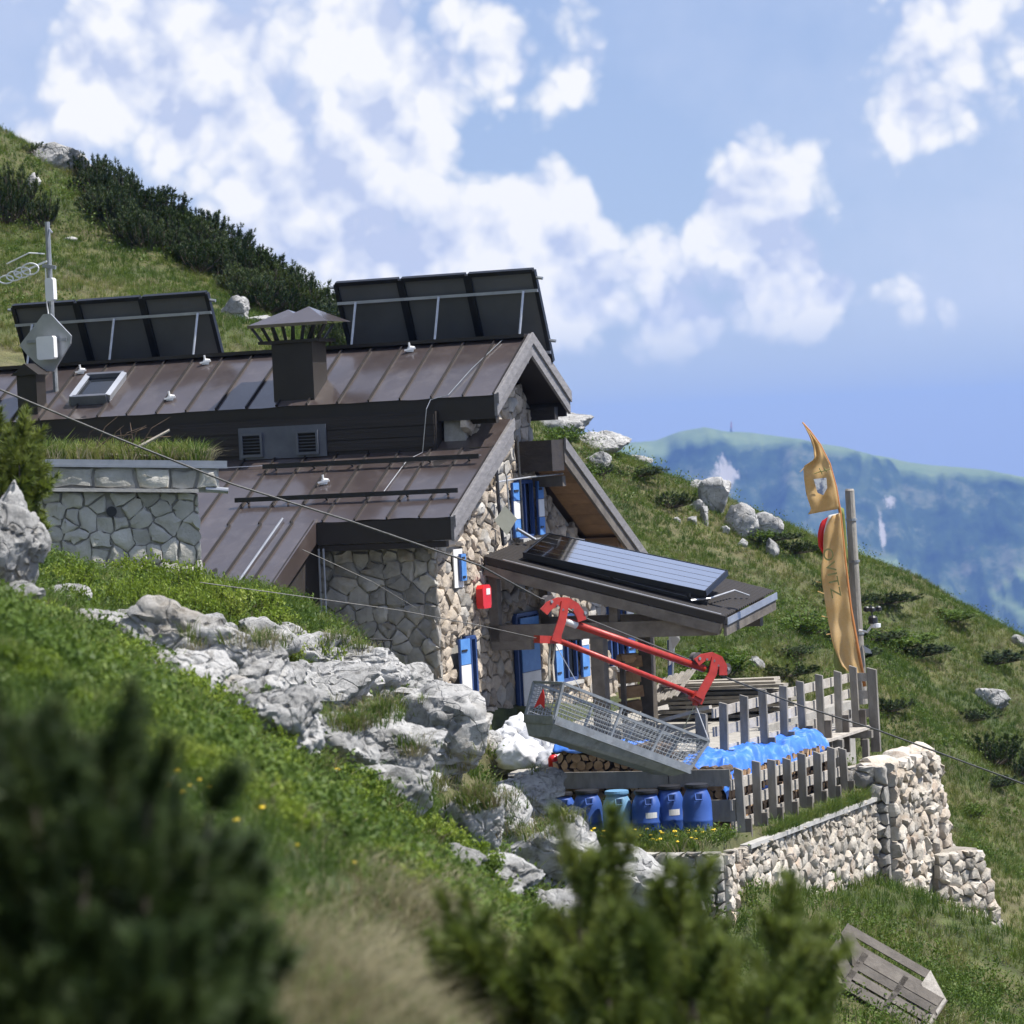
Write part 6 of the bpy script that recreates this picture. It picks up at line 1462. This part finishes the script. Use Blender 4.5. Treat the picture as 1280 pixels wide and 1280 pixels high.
# ------------------------------------------------------------------ material cableway
KA = Vector((math.cos(math.radians(35)), math.sin(math.radians(35)), 0)); KN = Vector((KA.y, -KA.x, 0)); K0 = Vector((1.5, 48.0, 0))
def K(px, py, off=0.0): return hitplane(px, py, K0 + KN * off, KN)
cab = MB(); path = [(-60, 462), (0, 487), (140, 545), (290, 605), (440, 652), (600, 707), (675, 748), (690, 752)]
cab.tube([K(*p) for p in path], 0.013, 6)
cab.tube([K(*p) for p in [(690, 752), (720, 768), (880, 832), (905, 846)]], 0.013, 6); cab.tube([K(*p) for p in [(905, 846), (1000, 882), (1095, 912), (1280, 980), (1340, 1004)]], 0.013, 6)
tag(cab.build('carrying_cable', MAT['cable'], None), 'dark steel carrying cable running down across the picture through the red carriage', 'cable')
c2 = MB().tube([K(250, 728), K(380, 746), K(500, 763), K(600, 782), K(672, 798)], 0.006, 5).build('haul_rope', MAT['cable'], None); tag(c2, 'thin haul rope leading left from the lower end of the red carriage', 'rope')
c3 = MB().tube([P(378, 687, 55), P(420, 706, 55.2), P(465, 727, 55.4), P(520, 760, 55.7)], 0.006, 5).build('wire', MAT['cable'], None); tag(c3, 'thin wire hanging in front of the shaded hut wall', 'wire')
car = thing('cable_carriage', 'red two-bar cableway carriage with rollers riding on the cable', 'carriage', K(780, 800))
RB = 0.052
MB().tube([K(704, 775), K(880, 836)], RB * .95, 12).build('upper_bar', MAT['red'], car, smooth=True)
MB().tube([K(703, 775), K(720, 781)], RB * 1.0, 12).build('bar_sleeve', MAT['white'], car, smooth=True)
MB().tube([K(694, 799), K(868, 868)], RB * .72, 12).build('lower_bar', MAT['red'], car, smooth=True)
def arch(pts, w, t_, name='roller_frame'):
    out_, in_ = [], []; pts = [Vector((x, y, 0)) for x, y in pts]
    for i, p in enumerate(pts):
        d_ = (pts[min(i + 1, len(pts) - 1)] - pts[max(i - 1, 0)]).normalized(); n_ = Vector((-d_.y, d_.x, 0))
        out_.append(p + n_ * w / 2); in_.append(p - n_ * w / 2)
    for o in (-t_, t_):
        m_ = MB()
        for i in range(len(pts) - 1):
            q = [K(out_[i].x, out_[i].y, o), K(out_[i + 1].x, out_[i + 1].y, o), K(in_[i + 1].x, in_[i + 1].y, o), K(in_[i].x, in_[i].y, o)]
            m_.prism(q, KN * 0.02)
        m_.build(name, MAT['red'], car)
def wheel(px, py, r):
    c = K(px, py); w_ = MB(); w_.tube([c - KN * .045, c - KN * .02, c + KN * .02, c + KN * .045], [r, r * .82, r * .82, r], 20).build('roller', MAT['rubber'], car)
    MB().tube([c - KN * .09, c + KN * .09], .022, 8).build('axle', MAT['galv'], car)
arch([(679, 765), (686, 757), (697, 752), (708, 752), (718, 758), (724, 767), (727, 776)], 11, 0.06)
wheel(685, 752, .085); wheel(727, 766, .085)
arch([(706, 752), (702, 775), (693, 802)], 10, 0.075, 'hanger_arm')
arch([(870, 828), (878, 822), (889, 820), (898, 824), (903, 833), (903, 844)], 10, 0.06)
wheel(870, 823, .085); wheel(906, 836, .08)
arch([(894, 822), (890, 842), (873, 872)], 10, 0.075, 'hanger_arm')
for (x, y) in ((697, 757), (716, 762), (704, 762), (884, 824), (898, 832), (893, 826)): MB().tube([K(x, y, .10), K(x, y, -.06)], .016, 6).build('bolt', MAT['galv'], car)
MB().beam(K(671, 799), K(698, 800), .14, .10).build('lower_joint', MAT['red'], car)
MB().beam(K(865, 868), K(876, 876), .12, .12).build('lower_joint', MAT['red'], car); MB().beam(K(870, 872), K(869, 882), .06, .05, up=KN).build('hook', MAT['red'], car)
# basket
bk = thing('cable_basket', 'galvanised wire basket hanging tilted from the red carriage', 'basket', K(780, 905))
W_ = 0.66; nr = 0.33
TL, TR = K(704, 854, nr), K(886, 926, nr); BL, BR = K(693, 900, nr), K(862, 962, nr)
bkv = -KN * W_
def bar(p, q, w=.035, name='frame_bar', mat='galv', h=None): return MB().beam(p, q, w, h or w).build(name, MAT[mat], bk)
TLb, TRb, BLb, BRb = TL + bkv, TR + bkv, BL + bkv, BR + bkv
for p, q in ((TL, TR), (TLb, TRb), (TL, TLb), (TR, TRb), (TL, BL), (TR, BR), (TLb, BLb), (TRb, BRb)): bar(p, q)
for p, q in ((BL, BR), (BLb, BRb), (BL, BLb), (BR, BRb)): bar(p, q, .05, 'bottom_rail', h=.11)
e1 = (BR - BL).normalized(); dn = (BL - TL).normalized()
hul = [BL - KN * .10 + dn * .22 + e1 * .05, BR - KN * .10 + dn * .14 - e1 * .15, BRb + KN * .10 + dn * .14 - e1 * .15, BLb + KN * .10 + dn * .22 + e1 * .05]
MB().hexa(hul, [BL + dn * .03, BR + dn * .03, BRb + dn * .03, BLb + dn * .03]).build('tray', MAT['galv'], bk)
mid = lambda a, b, f: a + (b - a) * f
for f in (.40, .70): bar(mid(TL, TR, f), mid(BL, BR, f), .03); bar(mid(TLb, TRb, f), mid(BLb, BRb, f), .03)
def wires(p00, p10, p01, p11, nu, nv, r=.0045):
    w_ = MB()
    for i in range(1, nu): w_.tube([mid(p00, p10, i / nu), mid(p01, p11, i / nu)], r, 4, False)
    for j in range(1, nv): w_.tube([mid(p00, p01, j / nv), mid(p10, p11, j / nv)], r, 4, False)
    o = w_.build('wire_mesh', MAT['galv'], bk); o['kind'] = 'stuff'
wires(TL, TR, BL, BR, 40, 9); wires(TLb, TRb, BLb, BRb, 40, 9); wires(TL, TLb, BL, BLb, 11, 9); wires(TR, TRb, BR, BRb, 11, 9)
MB().prism([mid(TL, TLb, .62) + dn * .22 - e1 * .03, mid(TL, TLb, .70) + dn * .36 - e1 * .03, mid(TL, TLb, .52) + dn * .30 - e1 * .03, mid(TL, TLb, .36) + dn * .36 - e1 * .03, mid(TL, TLb, .44) + dn * .2 - e1 * .03, mid(TL, TLb, .55) + dn * .1 - e1 * .03], -e1 * .01).build('red_mark', MAT['redbox'], bk)
MB().tube([K(688, 803), K(686, 830), mid(TL, TLb, .45)], .016, 6).build('sling', MAT['lumber'], bk); MB().tube([K(694, 803), K(691, 830), mid(TL, TLb, .3)], .014, 6).build('sling', MAT['lumber'], bk)
MB().tube([K(869, 880), TR], .008, 5).build('sling', MAT['steel'], bk); MB().tube([K(869, 880), TRb], .008, 5).build('sling', MAT['steel'], bk)
MB().tube([K(693, 803), mid(TL, TR, .12)], .006, 5).build('sling', MAT['steel'], bk)

# ------------------------------------------------------------------ flag, pole, weather sensor
FD = 57.6
fl = thing('feather_flag', 'tattered orange feather flag curving over at the terrace corner', 'flag', P(1081, 858, FD))
MAT['flag'] = leafmat('orange_flag_cloth', [(0.2, (0.72, 0.48, 0.20)), (0.5, (0.79, 0.56, 0.26)), (0.8, (0.82, 0.62, 0.34))], 2.0, 0.5, 0.6)
MAT['flaggreen'] = leafmat('green_flag_cloth', [(0.2, (0.22, 0.27, 0.08)), (0.8, (0.33, 0.38, 0.14))], 2.0, 0.3, 0.6)
MAT['ink'] = pmat('faded_green_ink', [(0.3, (0.14, 0.15, 0.045)), (0.7, (0.22, 0.21, 0.07))], 5, 0.7)
polep = [(1003, 528), (1012, 538), (1025, 556), (1037, 580), (1045, 610), (1050, 640), (1056, 700), (1063, 760), (1071, 805), (1081, 858)]
MB().tube([P(x, y, FD + .02) for x, y in polep], [.012, .015, .018, .02, .022, .024, .026, .028, .03, .03], 8).build('flag_rod', pmat('orange_rod', [(0.3, (0.36, 0.13, 0.03)), (0.7, (0.50, 0.20, 0.05))], 5, .5), fl, smooth=True)
def strip(left, right, n, m_, amp, seed, name, mat, D=FD):
    ly = np.array(left, float); ry = np.array(right, float); V = []
    def samp(A, t):
        L = np.concatenate([[0], np.cumsum(np.hypot(*np.diff(A, axis=0).T))]); L /= L[-1]
        return np.interp(t, L, A[:, 0]), np.interp(t, L, A[:, 1])
    for j in range(n + 1):
        a = samp(ly, j / n); b = samp(ry, j / n)
        for i in range(m_ + 1):
            f = i / m_; dd = amp * (1 - f) ** .7 * (math.sin(3.2 * f * 3 + j * .35 + seed) * .7 + math.sin(j * .9 + seed) * .4)
            V.append(P(a[0] + (b[0] - a[0]) * f, a[1] + (b[1] - a[1]) * f, D + dd))
    F = [(j * (m_ + 1) + i, j * (m_ + 1) + i + 1, (j + 1) * (m_ + 1) + i + 1, (j + 1) * (m_ + 1) + i) for j in range(n) for i in range(m_)]
    o = MB().add(V, F).build(name, mat, fl, smooth=True); md = o.modifiers.new('thickness', 'SOLIDIFY'); md.thickness = .004
    return o
strip([(1003, 528), (1012, 545), (1017, 560), (1018, 574), (1004, 583), (1005, 598), (1008, 618), (1014, 636), (1010, 643)], [(1003, 528), (1025, 556), (1037, 580), (1045, 610), (1049, 636)], 30, 12, .07, .5, 'upper_cloth', MAT['flag'])
strip([(1040, 645), (1034, 655), (1030, 668), (1029, 690), (1026, 716), (1030, 745), (1035, 775), (1041, 806), (1052, 832), (1072, 850)], [(1050, 641), (1056, 700), (1063, 760), (1071, 805), (1080, 852)], 34, 12, .05, 1.4, 'lower_cloth', MAT['flag'])
strip([(1037, 645), (1026, 652), (1022, 668), (1023, 682), (1028, 692)], [(1049, 641), (1042, 650), (1036, 664), (1034, 680), (1034, 694)], 10, 6, .03, .4, 'red_white_cloth', MAT['redbox'], FD + .10)
strip([(1036, 644), (1033, 652), (1030, 664), (1029, 684)], [(1050, 641), (1042, 655), (1037, 670), (1034, 690)], 8, 4, .02, .8, 'white_cloth', MAT['white'], FD + .07)
strip([(1044, 786), (1042, 812), (1043, 834)], [(1058, 790), (1060, 825), (1060, 852)], 8, 4, .03, .3, 'green_cloth', MAT['flaggreen'], FD + .09)
strip([(1048, 632), (1049, 660), (1052, 700)], [(1055, 636), (1058, 664), (1060, 704)], 8, 3, .01, .3, 'green_cloth', MAT['flaggreen'], FD + .09)
em = MB(); em.add([P(x, y, FD - .13) for x, y in ((1017, 599), (1033, 597), (1034, 610), (1029, 619), (1022, 616))], [(0, 1, 2, 3, 4)]); em.build('emblem', pmat('emblem_print', [(0.42, (0.16, 0.20, 0.30)), (0.55, (0.70, 0.70, 0.70))], 9, .6), fl)
for (a, b) in (((1018, 592), (1027, 589)), ((1026, 590), (1038, 586)), ((1024, 585), (1028, 593)), ((1030, 584), (1033, 590))): MB().tube([P(*a, FD - .085), P(*b, FD - .085)], .008, 4).build('ink_stroke', MAT['ink'], fl)
try:
    tcv = bpy.data.curves.new('lettering', 'FONT'); tcv.body = 'OVITZ'; tcv.size = 1.0; tcv.space_character = 1.05
    tob = bpy.data.objects.new('lettering_tmp', tcv); COL.objects.link(tob)
    dg = bpy.context.evaluated_depsgraph_get(); tme = bpy.data.meshes.new_from_object(tob.evaluated_get(dg))
    bpy.data.objects.remove(tob)
    vv = np.array([v.co[:] for v in tme.vertices]); wdt = vv[:, 0].max()
    o0 = np.array([1028.0, 686.0]); bx = np.array([12.0, 62.0]) / wdt; by = np.array([17.5, -4.0])
    pp = [P(o0[0] + bx[0] * x + by[0] * y, o0[1] + bx[1] * x + by[1] * y, FD - .09) for x, y, _ in vv]
    base_ = WL[fl.name]
    lm = mesh_np('lettering', [p - base_ for p in pp], [list(f.vertices) for f in tme.polygons], MAT['ink'])
    reg(bpy.data.objects.new('lettering', lm), fl, base_)
except Exception as ex:
    print('lettering failed', ex)
for (a, b) in (((1030, 742), (1022, 739)), ((1036, 772), (1027, 770)), ((1040, 792), (1033, 793)), ((1006, 584), (1000, 590)), ((1026, 728), (1020, 727))): MB().tube([P(*a, FD), P(*b, FD - .03)], .006, 4).build('frayed_thread', MAT['flag'], fl)
fp = thing('wooden_pole', 'tall grey wooden pole standing right behind the orange flag', 'pole', P(1078, 872, 58.2))
MB().tube([P(1078, 880, 58.2), P(1069, 740, 58.2), P(1062, 613, 58.2)], [.09, .085, .075], 12).build('shaft', MAT['greywood'], fp)
MB().tube([P(1062, 613.5, 58.2), P(1062, 611, 58.2)], [.078, .06], 12).build('top', MAT['palewood'], fp)
for yy in (648, 700, 790): MB().tube([P(1062 + (yy - 613) * .062, yy, 58.2), P(1062 + (yy + 3 - 613) * .062, yy + 3, 58.2)], .092, 12).build('strap', MAT['galv'], fp)
ws = thing('weather_sensor', 'small black and white weather sensor on an arm beside the wooden pole', 'sensor', P(1090, 800, 58.0))
MB().tube([P(1074, 788, 58.1), P(1084, 790, 58.0), P(1089, 783, 57.95)], .02, 6).build('arm', MAT['whiteplastic'], ws)
cc = P(1091, 772, 57.95)
MB().lathe([(.03, -.10), (.075, -.09), (.075, .0), (.05, .03)], cc, 12).build('housing', MAT['black'], ws)
MB().lathe([(.04, -.17), (.08, -.16), (.085, -.10), (.03, -.095)], cc + Vector((.04, 0, 0)), 12).build('shield', MAT['whiteplastic'], ws)
for k in range(3):
    an = k * 2.09 + .4; e_ = cc + Vector((math.cos(an) * .11, math.sin(an) * .11, .13)); MB().tube([cc + Vector((0, 0, .1)), e_], .012, 5).build('spoke', MAT['black'], ws); MB().lathe([(.02, -.04), (.05, -.02), (.05, .03), (.03, .05)], e_, 8).build('cup', MAT['black'], ws)
MB().tube([cc, cc + Vector((-.03, 0, .2))], .014, 5).build('spindle', MAT['black'], ws)
MB().prism([P(1078, 806, 58.1), P(1088, 812, 58.1), P(1090, 817, 58.1), P(1082, 816, 58.1)], Vector((0, .03, 0))).build('plate', MAT['zinc'], ws)

# ------------------------------------------------------------------ wooden crate on the slope
g0 = ghit(1120, 1245); cd = g0.y - 0.3
c0, c1, c2_, c3_ = P(1080, 1190, cd), P(1184, 1250, cd - .3), P(1058, 1222, cd - .25), P(1164, 1213, cd + .15)
E1 = c1 - c0; E2 = (c2_ - c0) * 1.35; E3 = c3_ - c1
cr_ = thing('wooden_crate', 'broken grey slatted crate lying on the grass below the bastion', 'crate', c0 + E1 * .5 + E2)
n12 = E1.cross(E2).normalized()
def board(o, u, v, w_, t_=.022, nm='slat', mt='porchwood'):  # darker default timber puts the shade of the crate's front into its colour
    nrm_ = u.cross(v).normalized(); MB().prism([o, o + u, o + u + v.normalized() * w_, o + v.normalized() * w_], nrm_ * t_).build(nm, MAT[mt], cr_)
L2 = E2.length
for k in range(4): board(c0 + E2 * (k / 4 + .01), E1, E2, L2 * .25 - (.035 if k in (1, 2) else .012))
for k in range(3): board(c0 + E3 * (0.95) + E2 * (k / 3.2), E1, E2, L2 * .2)
for f in (0.0, 0.48, 0.95): board(c0 + E1 * f + n12 * .03, E2, E1, .075, .03, 'cleat')
for f in (0.02, .5): board(c1 + E2 * f, E3, E2, L2 * .4, .02, 'end_board', 'palewood')
for f in (0.02, .5): board(c0 + E2 * f, E3, E2, L2 * .3, .02, 'end_board')
board(c0 + E2 + E3 * .1, E1, E3, .16, .02); board(c0 + E2 + E3 * .6, E1, E3, .16, .02)
# ------------------------------------------------------------------ haze: the summer air of the valley
hz = MB(); lo = float(RZ.min()) - 1; lo = min(lo, -1300.0)
hz.hexa([(-5600, -60, lo), (5600, -60, lo), (5600, 9300, lo), (-5600, 9300, lo)], [(-5600, -60, 95), (5600, -60, 95), (5600, 9300, 95), (-5600, 9300, 95)])
m = bpy.data.materials.new('valley_haze'); m.use_nodes = True; t = m.node_tree
t.nodes.remove(t.nodes['Principled BSDF'])
pv = nn(t, 'ShaderNodeVolumePrincipled'); pv.inputs['Color'].default_value = (0.25, 0.46, 1.0, 1); pv.inputs['Density'].default_value = 0.000085
pv.inputs['Anisotropy'].default_value = 0.0
t.links.new(pv.outputs[0], t.nodes['Material Output'].inputs['Volume'])
hazeo = hz.build('haze', m, None, (0, 0, 0)); tag(hazeo, 'pale blue summer haze filling the valley', 'haze', kind='stuff')
